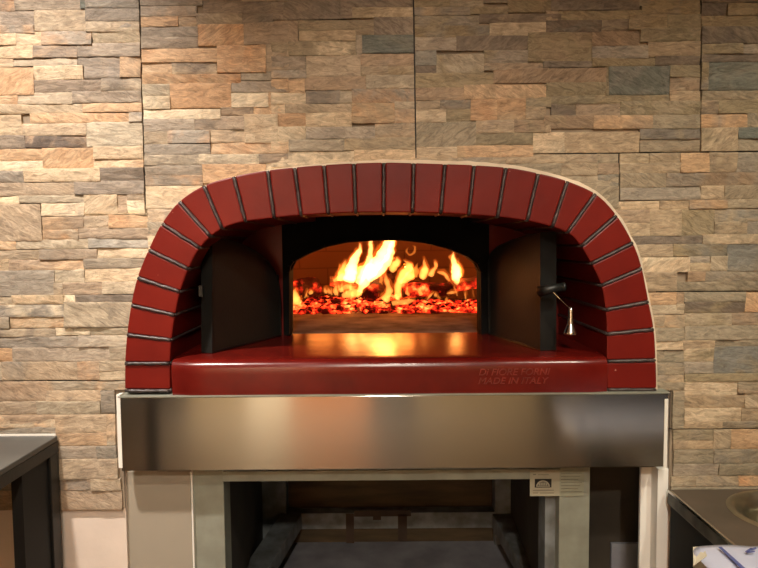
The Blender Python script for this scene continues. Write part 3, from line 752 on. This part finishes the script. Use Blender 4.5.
# stainless fascia
YF = -.043
bm = bmesh.new()
pbox(bm, 120.5, 395.6, 668, 469, YF, -.004)
fas = obj('steel_fascia', bm, 'steel', oven, bevel=.0015); fas['label'] = 'brushed stainless steel band'
bm = bmesh.new(); pbox(bm, 117.4, 395, 121.2, 468, YF-.001, YF+.02); obj('edge_film', bm, 'film', fas)
bm = bmesh.new(); pbox(bm, 664.2, 399, 667.6, 468, YF-.0012, YF); obj('edge_film', bm, 'film', fas)
bm = bmesh.new(); pbox(bm, 117.8, 394.4, 670, 395.6, YF-.001, -.002); obj('fascia_top_edge', bm, 'galv', fas)
# oven support slab behind the fascia
sb0 = P(390, 396, .05).z
bm = bmesh.new(); box(bm, (hx0+.01, .01, P(390, 470, 0).z), (hx1-.01, 1.55, zbase-.055)); 
obj('support_slab', bm, 'brown', oven)

# ------------------------------------------------------------------ STAND below
stand = thing('oven_stand', 'galvanised steel frame stand with side boards under the red pizza oven', 'stand', (0, .4, 0))
zt = P(390, 470.5, 0).z
YS = .012
def down(x0, x1, Yf, Yb, m, name, zt_=None, z0=.0, parent=stand, yref=520):
    a, b2 = P(x0, yref, Yf).x, P(x1, yref, Yf).x
    return obj(name, BB((a, Yf, z0), (b2, Yb, zt_ or zt)), m, parent, bevel=.0015)
down(125.5, 191.5, YS-.004, YS+.012, 'greige', 'side_board')['label'] = 'greige side board'
down(191.5, 193.5, YS-.008, YS+.012, 'film', 'board_edge')
down(193.5, 224.5, YS, YS+.06, 'galv', 'front_post')
down(559, 589.5, YS, YS+.06, 'galv', 'front_post')
down(545, 559, YS+.03, YS+.09, 'galvdark', 'post_gusset', zt-.02)
down(657, 668, YS-.014, YS+.02, 'white', 'side_board')['label'] = 'white side board'
down(640, 657, YS+.02, YS+.03, 'white', 'side_board')['label'] = 'recessed white side board'
bm = bmesh.new(); pbox(bm, 222, 470, 559.5, 480.5, YS-.002, YS+.05); obj('front_rail', bm, 'galv', stand, bevel=.0015)
bm = bmesh.new(); pbox(bm, 226.5, 479, 228.5, 575, YS+.055, YS+.06); obj('seal_strip', bm, 'black', stand)
YR = .81
zr1, zr0 = P(390, 513, YR).z, P(390, 528.5, YR).z
down(262, 286, YR, YR+.06, 'galvdark', 'rear_post', yref=500)
down(495, 513, YR, YR+.06, 'galvdark', 'rear_post', yref=500)
bm = bmesh.new(); pbox(bm, 286, 513, 495, 528.5, YR, YR+.05); rail = obj('rear_rail', bm, 'galvdark', stand)
for (a, b2, c, d) in ((346, 514, 354, 543), (354, 510.5, 411, 516.5), (398, 514, 407, 541), (373, 516, 381, 520)):
    bm = bmesh.new(); pbox(bm, a, b2, c, d, YR-.003, YR-.0005); obj('packing_tape', bm, 'tape', rail)
bm = bmesh.new(); pbox(bm, 280, 470, 505, 512, YR+.07, YR+.08); obj('back_board', bm, 'brown', stand)
bm = bmesh.new(); pbox(bm, 284, 527, 500, 545, YR+.03, YR+.04); obj('kick_board', bm, 'brown', stand)
def bar(p0, p1, w, h, m, name):
    d = Vector(p1)-Vector(p0); s = Vector((d.y, -d.x, 0)).normalized()*w
    bm = bmesh.new(); prism(bm, [Vector(p0), Vector(p0)+s, Vector(p0)+s+Vector((0, 0, -h)), Vector(p0)+Vector((0, 0, -h))], d)
    return obj(name, bm, m, stand, bevel=.0015)
a = P(281, 513, YR); b2 = PZ(243, 568, a.z); b2 = a+(b2-a)*1.6; b2.z = a.z
bar(a, b2, -.075, .05, 'galvdark', 'side_rail')
a = P(513, 513, YR); b2 = a.copy(); b2 = PZ(548, 568, a.z); b2 = a+(b2-a)*1.6; b2.z = a.z
bar(a, b2, .075, .05, 'galvdark', 'side_rail')
zsh = P(390, 543, YR+.02).z
obj('lower_shelf', BB((P(262, 520, YR).x, .1, zsh-.01), (P(520, 520, YR).x, YR+.03, zsh)), 'floorpanel', stand)
# dark liners left and right of the bay and behind
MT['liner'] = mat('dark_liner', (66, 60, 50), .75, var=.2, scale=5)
def liner(px0, py, Y0, px1, Y1, name='bay_liner'):
    a = P(px0, py, Y0); b2 = P(px1, py, Y1); d = Vector((b2.x-a.x, b2.y-a.y, 0)); nn = Vector((-d.y, d.x, 0)).normalized()*.008
    bm = bmesh.new(); prism(bm, [Vector((a.x, a.y, .002)), Vector((b2.x, b2.y, .002)), Vector((b2.x, b2.y, zt)), Vector((a.x, a.y, zt))], nn)
    obj(name, bm, 'liner', stand)
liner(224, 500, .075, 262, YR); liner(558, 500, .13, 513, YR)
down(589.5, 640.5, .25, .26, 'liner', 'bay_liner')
bm = bmesh.new(); g0 = P(611, 540, .24); g1 = P(641, 540, .24)
box(bm, (g0.x, .235, 0), (g1.x, .245, P(620, 543, .24).z)); obj('lower_panel', bm, 'floorpanel', stand)
obj('bay_roof', BB((hx0+.02, .02, zt-.004), (hx1-.02, YR+.1, zt)), 'brown', stand)
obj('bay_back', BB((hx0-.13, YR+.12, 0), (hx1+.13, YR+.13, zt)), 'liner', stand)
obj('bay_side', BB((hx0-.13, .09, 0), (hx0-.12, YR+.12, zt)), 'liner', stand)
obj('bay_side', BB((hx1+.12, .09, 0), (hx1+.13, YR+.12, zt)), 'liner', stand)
# rating card with black arched emblem and the frosted label beside it
YC = YS-.004
bm = bmesh.new(); pbox(bm, 530, 470.5, 559.5, 496, YC, YC+.001); card = obj('rating_card', bm, 'card', stand); card['label'] = 'cream card with a black emblem'
bm = bmesh.new(); pbox(bm, 534.8, 479, 551.5, 487.5, YC-.0006, YC); em = obj('emblem', bm, 'ink', card)
bm = bmesh.new()
K = 10
for i in range(K):
    pp = []
    for a_ in (i/K, (i+1)/K):
        an = math.pi*(1-a_); pp.append((543+6.8*math.cos(an), 486.4-6.0*math.sin(an), 543+5.6*math.cos(an), 486.4-4.9*math.sin(an)))
    (a0, b0, c0, d0), (a1, b1, c1, d1) = pp
    prism(bm, [P(a0, b0, YC-.0006), P(a1, b1, YC-.0006), P(c1, d1, YC-.0006), P(c0, d0, YC-.0006)], Vector((0, -.0004, 0)))
for i in range(5): pbox(bm, 538.6+i*1.9, 483.0-(.6 if 0 < i < 4 else 0), 539.8+i*1.9, 485.6, YC-.001, YC-.0006)
pbox(bm, 536.2, 486.0, 550, 486.7, YC-.001, YC-.0006)
obj('emblem_print', bm, 'card', em)
bm = bmesh.new()
for (a, b2, c, d) in ((533, 474, 536, 475), (538, 474.5, 549, 475), (533, 490, 554, 490.6), (533, 492.6, 538, 493.4), (540, 492.8, 554, 493.3)): pbox(bm, a, b2, c, d, YC-.0005, YC)
obj('card_print', bm, 'fadedink', card)
bm = bmesh.new(); pbox(bm, 559.5, 470.5, 584, 496, YC+.001, YC+.002); lab = obj('frosted_label', bm, 'haze', stand)
bm = bmesh.new()
for k in range(7): pbox(bm, 561, 473+k*3.1, 582-(k % 3)*2, 473.5+k*3.1, YC+.0005, YC+.001)
obj('label_print', bm, 'fadedink', lab)

# ------------------------------------------------------------------ FIRE
Yf0 = .92
def blob(bm, c, r, seed, sub=2, amp=.35, sq=(1, 1, 1)):
    g = bmesh.ops.create_icosphere(bm, subdivisions=sub, radius=1)
    for v in g['verts']:
        d = v.co.normalized(); k = 1+amp*noise.noise(d*1.6+Vector((seed*7.3, seed*1.7, 0)))+amp*.5*noise.noise(d*4+Vector((seed, 9, 0)))
        v.co = Vector(c)+Vector((d.x*sq[0], d.y*sq[1], d.z*sq[2]))*r*k
bm = bmesh.new()
for i in range(640):
    px = rnd.uniform(284, 486)
    Y = rnd.uniform(.875, 1.22)
    x = P(px, 310, Y).x
    hump = .02+.035*math.exp(-((px-304)/14)**2)+.02*math.exp(-((px-350)/22)**2)+.012*math.exp(-((px-400)/20)**2)
    edge = min(1, max(.15, (Y-.875)/.12))
    if px > 405: edge *= .6
    blob(bm, (x, Y, zc+rnd.uniform(.0, 1)*hump*edge+.004), rnd.uniform(.005, .013)*rnd.choice((.8, 1, 1.3)), i, 1, .8, (1.3, 1, .7))
emb = obj('ember_bed', bm, 'ember', None)
emb['kind'] = 'stuff'; tag(emb, 'bed of glowing red embers across the oven floor', 'embers')
def log(name, p0, p1, r0, r1, m, label, seed, n=14, seg=14, squash=1):
    bm = bmesh.new(); p0 = Vector(p0); p1 = Vector(p1); ax = (p1-p0).normalized()
    a = ax.cross(Vector((0, 0, 1))).normalized(); b_ = ax.cross(a); rings = []
    for i in range(n+1):
        t_ = i/n; c = p0.lerp(p1, t_)+a*.004*noise.noise(Vector((t_*3, seed, 0)))
        r = r0+(r1-r0)*t_; rg = []
        for k in range(seg):
            an = k*2*math.pi/seg; d = a*math.cos(an)+b_*math.sin(an)*squash
            kk = 1+.22*noise.noise(Vector((math.cos(an)*1.3, math.sin(an)*1.3, t_*3+seed)))+.07*noise.noise(Vector((math.cos(an)*5, math.sin(an)*5, t_*12+seed)))
            rg.append(bm.verts.new(c+d*r*kk))
        rings.append(rg)
    for i in range(n):
        for k in range(seg): bm.faces.new((rings[i][k], rings[i][(k+1) % seg], rings[i+1][(k+1) % seg], rings[i+1][k]))
    bm.faces.new(rings[0][::-1]); bm.faces.new(rings[-1])
    o = obj(name, bm, m); tag(o, label, 'log', 'burning logs inside the oven'); 
    return o
pxm = lambda k, Y: k*(Y+1.39)/F      # pixels to metres at depth
log('firewood_log', P(370.5, 294, .84), P(388, 280, 1.05), pxm(8.2, .84), pxm(8, .95), 'logdark', 'short log with its dark cut end facing out, in the middle of the fire', 1)
log('firewood_log', P(402, 290.5, .9), P(452, 288.5, .94), pxm(7.5, .9), pxm(6.5, .9), 'logchar', 'long dark charred log lying across the right half of the fire', 2, 20)
log('firewood_log', P(451, 286, .93), P(486, 281, 1.0), pxm(6.5, .9), pxm(6, .9), 'logash', 'ash-grey burning log at the right edge of the oven mouth', 3)
log('firewood_log', P(292, 291, .95), P(318, 287, 1.0), pxm(12.5, .95), pxm(9, 1.0), 'logchar', 'thick charred log glowing red at the left edge of the oven mouth', 4)
log('firewood_log', P(330, 281, 1.04), P(366, 282, 1.04), pxm(5, 1), pxm(7, 1), 'logash', 'pale burning log left of the tall flame', 5)
log('firewood_log', P(366, 289, 1.1), P(396, 262, 1.16), pxm(5, 1.1), pxm(4.5, 1.1), 'logdark', 'leaning brown stick rising behind the short log', 6)
fire = thing('fire', 'bright yellow and white flames rising from the logs inside the oven', 'fire', tuple(P(385, 300, .95)))
def flame(pts, m='flame', Y=.97, dz=.9, n=5):
    V = [Vector((p[0], p[1], p[2])) for p in pts]
    V = smooth_poly(V, n)
    pos = []; rad = []
    for i, v in enumerate(V):
        pos.append(P(v.x, v.y, Y+.015*noise.noise(Vector((v.y*.08, v.x*.05, 1))))); rad.append(max(.0006, pxm(max(v.z, .15), Y)*(1+.35*noise.noise(Vector((v.y*.22, v.x*.13, Y*9))))))
    bm = bmesh.new(); tube(bm, pos, rad, 12, dz)
    for v in bm.verts:
        k = noise.noise(v.co*45)*.006+noise.noise(v.co*110)*.0025; v.co.x += k; v.co.z += noise.noise(v.co*30+Vector((5, 5, 5)))*.003
    fo = obj('flame', bm, m, fire, smooth=True)
    if m != 'flamesoft':
        bm = bmesh.new(); tube(bm, [p_+Vector((0, .004, .004)) for p_ in pos], [r_*1.22+.0035 for r_ in rad], 12, dz)
        for v in bm.verts:
            v.co.x += noise.noise(v.co*55)*.006; v.co.z += noise.noise(v.co*40+Vector((5, 5, 5)))*.006
        obj('outer_flame', bm, 'halo', fo, smooth=True)
    return fo
flame([(360, 292, 2.5), (364, 282, 4.5), (369, 273, 6.5), (377, 263, 7), (384, 254, 6.8), (388, 245, 5.6), (391, 236, 4.5), (390, 228, 3), (394, 219, .6)], 'flamehot', .97, .7)
flame([(368, 280, 4), (377, 272, 5.5), (386, 263, 4.5), (390, 254, 4), (392, 245, 3.4), (394, 237, 2.2), (394, 229, .5)], 'flamehot', .99, .7)
flame([(358, 284, 3), (363, 275, 4), (367, 266, 3.6), (370, 257, 2.8), (371, 248, 2.6), (370.5, 240, 2.2), (372, 231, .6)], 'flamehot', .98, .7)
flame([(372, 268, 4), (381, 262, 3.5), (389, 259, 2.5), (395, 258, .5)], 'flame', .96, .7)
flame([(349, 281, 6), (351, 272, 7), (353, 262, 4.2), (358, 253, 3.3), (360.5, 248, 1.8), (360, 243, .3)], 'flamehot', .97)
flame([(340, 281, 4), (341, 273, 4), (344, 266, 2.5), (345.5, 260, .4)], 'flame', .97)
flame([(333, 281, 1.5), (342, 277, 3.6), (354, 275, 6), (364, 272, 7), (374, 266, 5)], 'flame', 1.0)
flame([(338, 274, 1.5), (339.5, 267, 1.6), (339, 262, .3)], 'flamesoft', .97)
flame([(301, 303, 3), (296, 300, 4.2), (294.5, 294, 2.8), (295.5, 288, .4)], 'flame', .86, .8)
flame([(343, 296, 2), (349, 294, 4), (356, 293, 4), (362, 294, 2)], 'flame', .88, .6)
flame([(339, 291, 2), (346, 287, 3), (352, 288, 2), (357, 286, .5)], 'flame', .9, .6)
flame([(398, 300, 2), (398, 290, 3.2), (400, 280, 4), (405, 272, 5), (409, 268, 3.8), (407, 263, 1.8), (404, 260, .4)], 'flame', .88)
flame([(401, 284, 3), (408, 277, 4.5), (412, 271, 3), (411, 266, .4)], 'flame', .9)
flame([(391, 272, 2), (394, 266, 4), (397, 262, 3.6), (397, 257, .4)], 'flame', .93)
flame([(384, 301, 3), (388, 295, 4), (389, 287, 2.6), (386, 279, 1.6), (385, 274, .3)], 'flame', .84, .7)
flame([(376, 291, 1), (380, 286, 2.2), (381, 279, 2.2), (378, 272, .4)], 'flamesoft', .9)
flame([(422, 279, 2.5), (424, 273, 4.2), (425, 267, 3), (424.5, 262, 1.4), (424, 258, .3)], 'flame', .95)
flame([(430, 276, 2), (433, 271, 2.2), (436, 266, 1.8), (435, 260, .3)], 'flame', .96)
flame([(414, 277, 3), (416, 270, 2.8), (418, 263, .4)], 'flamesoft', .97)
flame([(437, 272, .8), (443, 273.5, 1.8), (447, 277, 1.8), (450, 281, .6)], 'flame', .93, .8)
flame([(454, 286, 2), (456, 279, 4), (456.5, 271, 4.8), (454, 263, 3.2), (453.5, 257, 2), (453, 251, .4)], 'flamehot', .93)
flame([(459, 277, 3), (460, 270, 2.8), (459, 264, 1.4), (458, 259, .3)], 'flame', .94)
flame([(451, 260, .4), (450, 257.5, 1.4), (452.5, 255.5, 1.2), (454, 257, .4)], 'flamesoft', .93)
flame([(392, 304, 2), (399, 302, 3), (408, 301.5, 2.4), (416, 299, .5)], 'flame', .82, .5)
flame([(426, 301, .5), (429, 297, 1.2), (433, 292, .3)], 'flame', .84)
flame([(408, 247, .5), (407, 251, 1.2), (410, 254.5, 1.3), (414, 252, 1.2), (414.5, 247.5, 1.0), (412, 245, .4)], 'flamesoft', 1.0)
flame([(447, 294, .5), (452, 292.5, 1.6), (458, 291.5, .5)], 'flame', .84, .7)
flame([(370, 303, 1), (376, 303.5, 1.4), (384, 304, 1.6), (392, 305, .5)], 'flamesoft', .8, .7)

for k in range(34):
    x_ = rnd.choice((rnd.uniform(296, 362), rnd.uniform(388, 474))); b_ = 297-6*math.exp(-((x_-350)/25)**2)+rnd.uniform(-3, 6); hh = rnd.uniform(4, 11); sw = rnd.uniform(-2.5, 2.5); w_ = rnd.uniform(.7, 1.9)
    flame([(x_, b_, w_), (x_+sw*.6, b_-hh*.5, w_), (x_+sw, b_-hh, .2)], rnd.choice(('flame', 'flamesoft', 'flame')), rnd.uniform(.82, 1.0), .8, 4)
# ------------------------------------------------------------------ LEFT TABLE
zt1 = P(30, 433.5, 0).z
tx1 = P(59, 440, -.012).x
tab = thing('work_table', 'dark grey work table with a black frame at the left edge of the photo', 'table', (tx1-.6, -.35, 0))
YT0 = -.70
obj('tabletop', BB((tx1-1.2, YT0, zt1-.012), (tx1, -.0165, zt1)), 'slate', tab, bevel=.002)
obj('rear_edge_highlight', BB((tx1-1.2, -.0185, zt1), (tx1-.004, -.0160, zt1+.004)), 'film', tab)  # white strip painting in the highlight on the tabletop's rear edge
bm = bmesh.new()
box(bm, (tx1-1.2, YT0, zt1-.036), (tx1-1.175, -.0165, zt1-.012)); box(bm, (tx1-.025, YT0, zt1-.036), (tx1, -.0165, zt1-.012)); box(bm, (tx1-1.175, YT0, zt1-.036), (tx1-.025, YT0+.025, zt1-.012)); box(bm, (tx1-1.175, -.042, zt1-.036), (tx1-.025, -.0165, zt1-.012))
obj('apron_frame', bm, 'black', tab)
for (x, y) in ((tx1-.032, -.052), (tx1-.032, YT0), (tx1-1.2, -.052), (tx1-1.2, YT0)):
    obj('leg', BB((x, y, 0), (x+.032, y+.035, zt1-.036)), 'black', tab, bevel=.002)
MT['blk2'] = mat('matt_black_panel', (14, 14, 13), .7, var=.1)
obj('leg_panel', BB((tx1-.028, -.15, 0.0), (tx1-.006, -.052, zt1-.036)), 'blk2', tab)

# ------------------------------------------------------------------ RIGHT SINK COUNTER
zt2 = P(710, 486.5, 0).z
cx0 = P(667.5, 488, -.016).x
sink = thing('sink_counter', 'brown-grey steel sink counter with a round bowl against the stone wall', 'counter', (cx0+.5, -.35, 0))
bc = PZ(794, 514, zt2); bR = .108
Y0c = -.62
# top with a round hole
bm = bmesh.new(); seg = 48
outer = []
X0_, X1_ = cx0, cx0+1.0; Y1_ = -.0165
for k in range(seg):
    an = k*2*math.pi/seg; d = Vector((math.cos(an), math.sin(an)))
    tt = min([(X1_-bc.x)/d.x if d.x > 1e-6 else 1e9, (X0_-bc.x)/d.x if d.x < -1e-6 else 1e9, (Y1_-bc.y)/d.y if d.y > 1e-6 else 1e9, (Y0c-bc.y)/d.y if d.y < -1e-6 else 1e9])
    outer.append((bc.x+d.x*tt, bc.y+d.y*tt)); 
corn = [(X0_, Y0c), (X1_, Y0c), (X1_, Y1_), (X0_, Y1_)]
inn = [bm.verts.new((bc.x+bR*math.cos(k*2*math.pi/seg), bc.y+bR*math.sin(k*2*math.pi/seg), zt2)) for k in range(seg)]
outv = [bm.verts.new((x, y, zt2)) for x, y in outer]
for k in range(seg):
    k2 = (k+1) % seg
    a, b2 = outer[k], outer[k2]
    extra = [c for c in corn if not (abs(a[0]-b2[0]) < 1e-6 or abs(a[1]-b2[1]) < 1e-6) and min(a[0], b2[0])-1e-6 <= c[0] <= max(a[0], b2[0])+1e-6 and min(a[1], b2[1])-1e-6 <= c[1] <= max(a[1], b2[1])+1e-6]
    vs_ = [inn[k], outv[k]]+[bm.verts.new((*c, zt2)) for c in extra]+[outv[k2], inn[k2]]
    bm.faces.new(vs_)
rr = bmesh.ops.extrude_face_region(bm, geom=list(bm.faces))
for v in [g for g in rr['geom'] if isinstance(g, bmesh.types.BMVert)]: v.co.z -= .004
obj('countertop', bm, 'sink', sink)
bm = bmesh.new()
box(bm, (cx0, Y0c, zt2-.031), (cx0+.012, -.0165, zt2-.004)); box(bm, (cx0, Y0c, zt2-.031), (cx0+1.0, Y0c+.012, zt2-.004))
obj('counter_edge', bm, 'sinklip', sink, bevel=.002)
bm = bmesh.new(); box(bm, (cx0-.001, Y0c, zt2-.004), (cx0+.004, -.0165, zt2+.002)); obj('edge_bead', bm, 'chrome', sink)
bm = bmesh.new(); lathe(bm, [(bR+.012, .0005), (bR+.006, .004), (bR-.002, .002), (bR-.006, -.006), (bR-.018, -.012), (bR-.022, -.03), (bR-.032, -.085), (bR-.06, -.112), (.022, -.12), (.02, -.126), (.001, -.126)], Vector((bc.x, bc.y, zt2)), 48)
obj('sink_bowl', bm, 'bowl', sink, smooth=True)
bm = bmesh.new(); lathe(bm, [(.019, -.122), (.016, -.120), (.001, -.121)], Vector((bc.x, bc.y, zt2)), 24); obj('drain', bm, 'chrome', sink, smooth=True)
bm = bmesh.new(); box(bm, (cx0+.006, Y0c+.02, .08), (cx0+.99, -.02, zt2-.13)); box(bm, (cx0+.006, Y0c+.02, zt2-.13), (cx0+.02, -.02, zt2-.031)); box(bm, (cx0+.02, Y0c+.02, zt2-.13), (cx0+.99, Y0c+.034, zt2-.031))
obj('cabinet_body', bm, 'blk2', sink)
bm = bmesh.new(); box(bm, (cx0+.03, Y0c+.06, 0), (cx0+.96, -.03, .08)); obj('plinth', bm, 'blk2', sink)

# ------------------------------------------------------------------ PARCEL lying on the counter's front corner
zp = zt2+.035
c0 = PZ(693, 547.5, zp)
par = thing('carton', 'shallow cream carton under lilac-white film with blue stripe, on the sink counter', 'carton', (c0.x+.16, c0.y-.1, zt2+.002))
px1 = c0.x+.34; yb = c0.y; yf = max(c0.y-.22, Y0c+.02)
bm = bmesh.new(); th = .002
box(bm, (c0.x, yf, zt2+.0025), (px1, yb, zt2+.0045)); box(bm, (c0.x, yf, zt2+.004), (c0.x+th, yb, zp)); box(bm, (px1-th, yf, zt2+.004), (px1, yb, zp)); box(bm, (c0.x, yb-th, zt2+.004), (px1, yb, zp)); box(bm, (c0.x, yf, zt2+.004), (px1, yf+th, zp))
obj('carton_tray', bm, 'carton', par)
# left flap
bm = bmesh.new()
a = c0; f1 = PZ(707, 556, zp+.006); f2 = PZ(693.5, 566, zp)
prism(bm, [Vector((c0.x, yb, zp)), Vector((f1.x+.015, yb, zp+.001)), f1, f2], Vector((0, 0, .001)))
obj('carton_flap', bm, 'carton', par)
bm = bmesh.new()
outl = [(704, 590), (703.5, 568), (706, 559), (711, 552), (718, 548.3), (730, 547.4), (775, 547), (775, 590)]
nx, ny = 30, 18
fx0 = PZ(704, 565, zp).x
g = {}
for i in range(nx+1):
    for j in range(ny+1):
        x = fx0+(px1-fx0)*i/nx; y = yb-(yb-yf)*j/ny
        e = min(i/nx*(px1-fx0), (yb-y)+.004)
        # rounded rear-left corner
        cxr, cyr, R = fx0+.03, yb-.03, .03
        if x < cxr and y > cyr:
            dd = Vector((x-cxr, y-cyr)); m_ = max(abs(dd.x), abs(dd.y)); L = dd.length
            if L > 1e-9: dd = dd*(m_/L); x, y = cxr+dd.x, cyr+dd.y
        z = zp+.002+.003*noise.noise(Vector((x*22, y*22, 2)))+.006*min(1, max(0, e)/.03)
        g[i, j] = bm.verts.new((x, y, z))
for i in range(nx):
    for j in range(ny): bm.faces.new((g[i, j], g[i+1, j], g[i+1, j+1], g[i, j+1]))
rr = bmesh.ops.extrude_face_region(bm, geom=list(bm.faces))
for v in [g_2 for g_2 in rr['geom'] if isinstance(g_2, bmesh.types.BMVert)]: v.co.z -= .0015
film = obj('plastic_film', bm, 'bluelilac', par, smooth=True); film['label'] = 'lilac-white printed film'
def on_film(pxs, name):
    bm = bmesh.new()
    for quad in pxs:
        pts = [PZ(a, b_, zp+.0125) for a, b_ in quad]; prism(bm, pts, Vector((0, 0, .0006)))
    obj(name, bm, 'blue', film)
on_film([[(718.5, 547.2), (721.5, 547), (746, 569), (741.5, 569)]], 'blue_stripe')
on_film([[(745, 551.5), (751, 548), (752.5, 549.5), (748, 552.6)], [(750, 549), (756, 547.5), (756.5, 549), (752, 550.5)], [(746, 552), (755, 551), (755, 552), (747, 553)]], 'blue_mark')

# ------------------------------------------------------------------ LIGHTS
def spot(name, loc, tgt, power, size, blend, col=(1, .88, .73), rad=.05):
    l = bpy.data.lights.new(name, 'SPOT'); l.energy = power; l.spot_size = math.radians(size); l.spot_blend = blend; l.color = col; l.shadow_soft_size = rad
    o = bpy.data.objects.new(name, l); COL.objects.link(o); o.location = loc
    o.rotation_euler = (Vector(tgt)-Vector(loc)).to_track_quat('-Z', 'Y').to_euler(); return o
spot('ceiling_and_fill_spot', (-.85, -.85, 2.66), (-.78, -.05, 1.0), 238, 58, .95, (1, .91, .82))
spot('ceiling_and_fill_spot', (1.0, -1.25, 2.66), (.82, -.1, .7), 95, 56, .9, (1, .93, .74))
spot('ceiling_and_fill_spot', (.1, -1.9, 2.66), (.1, -.1, .8), 78, 58, .9)
spot('ceiling_and_fill_spot', (0, -3.2, 2.66), (.03, .8, .42), 150, 30, .6)  # added fill, aimed under the fascia to brighten the stand bay
spot('ceiling_and_fill_spot', (-.9, -2.9, 2.66), (-.78, -3.68, 1.25), 1050, 64, .8)  # added to brighten the left rear panels mirrored in the steel
spot('ceiling_and_fill_spot', (.9, -2.9, 2.66), (.7, -3.68, 1.2), 520, 56, .8)  # added likewise, brightens the right rear wall for the steel's reflection
def point(loc, power, col=(1, .27, .045), rad=.03):
    l = bpy.data.lights.new('firelight', 'POINT'); l.energy = power; l.color = col; l.shadow_soft_size = rad; l.specular_factor = .15
    o = bpy.data.objects.new('firelight', l); COL.objects.link(o); o.location = loc
point(P(384, 258, .93), 1.7, rad=.04); point(P(400, 275, .86), .5, rad=.05); point(P(457, 268, .88), .2); point(P(320, 280, .9), .35, rad=.05)

w = bpy.data.worlds.new('world'); sc.world = w; w.use_nodes = True
w.node_tree.nodes['Background'].inputs[0].default_value = (.05, .045, .04, 1)
sc.view_settings.view_transform = 'Standard'; sc.view_settings.look = 'None'; sc.view_settings.gamma = 1
sc.view_settings.use_curve_mapping = False; sc.view_settings.exposure = 0.0
sc.cycles.use_denoising = True
sc.cycles.max_bounces = 8; sc.cycles.diffuse_bounces = 4; sc.cycles.volume_bounces = 0
sc.cycles.sample_clamp_indirect = 6
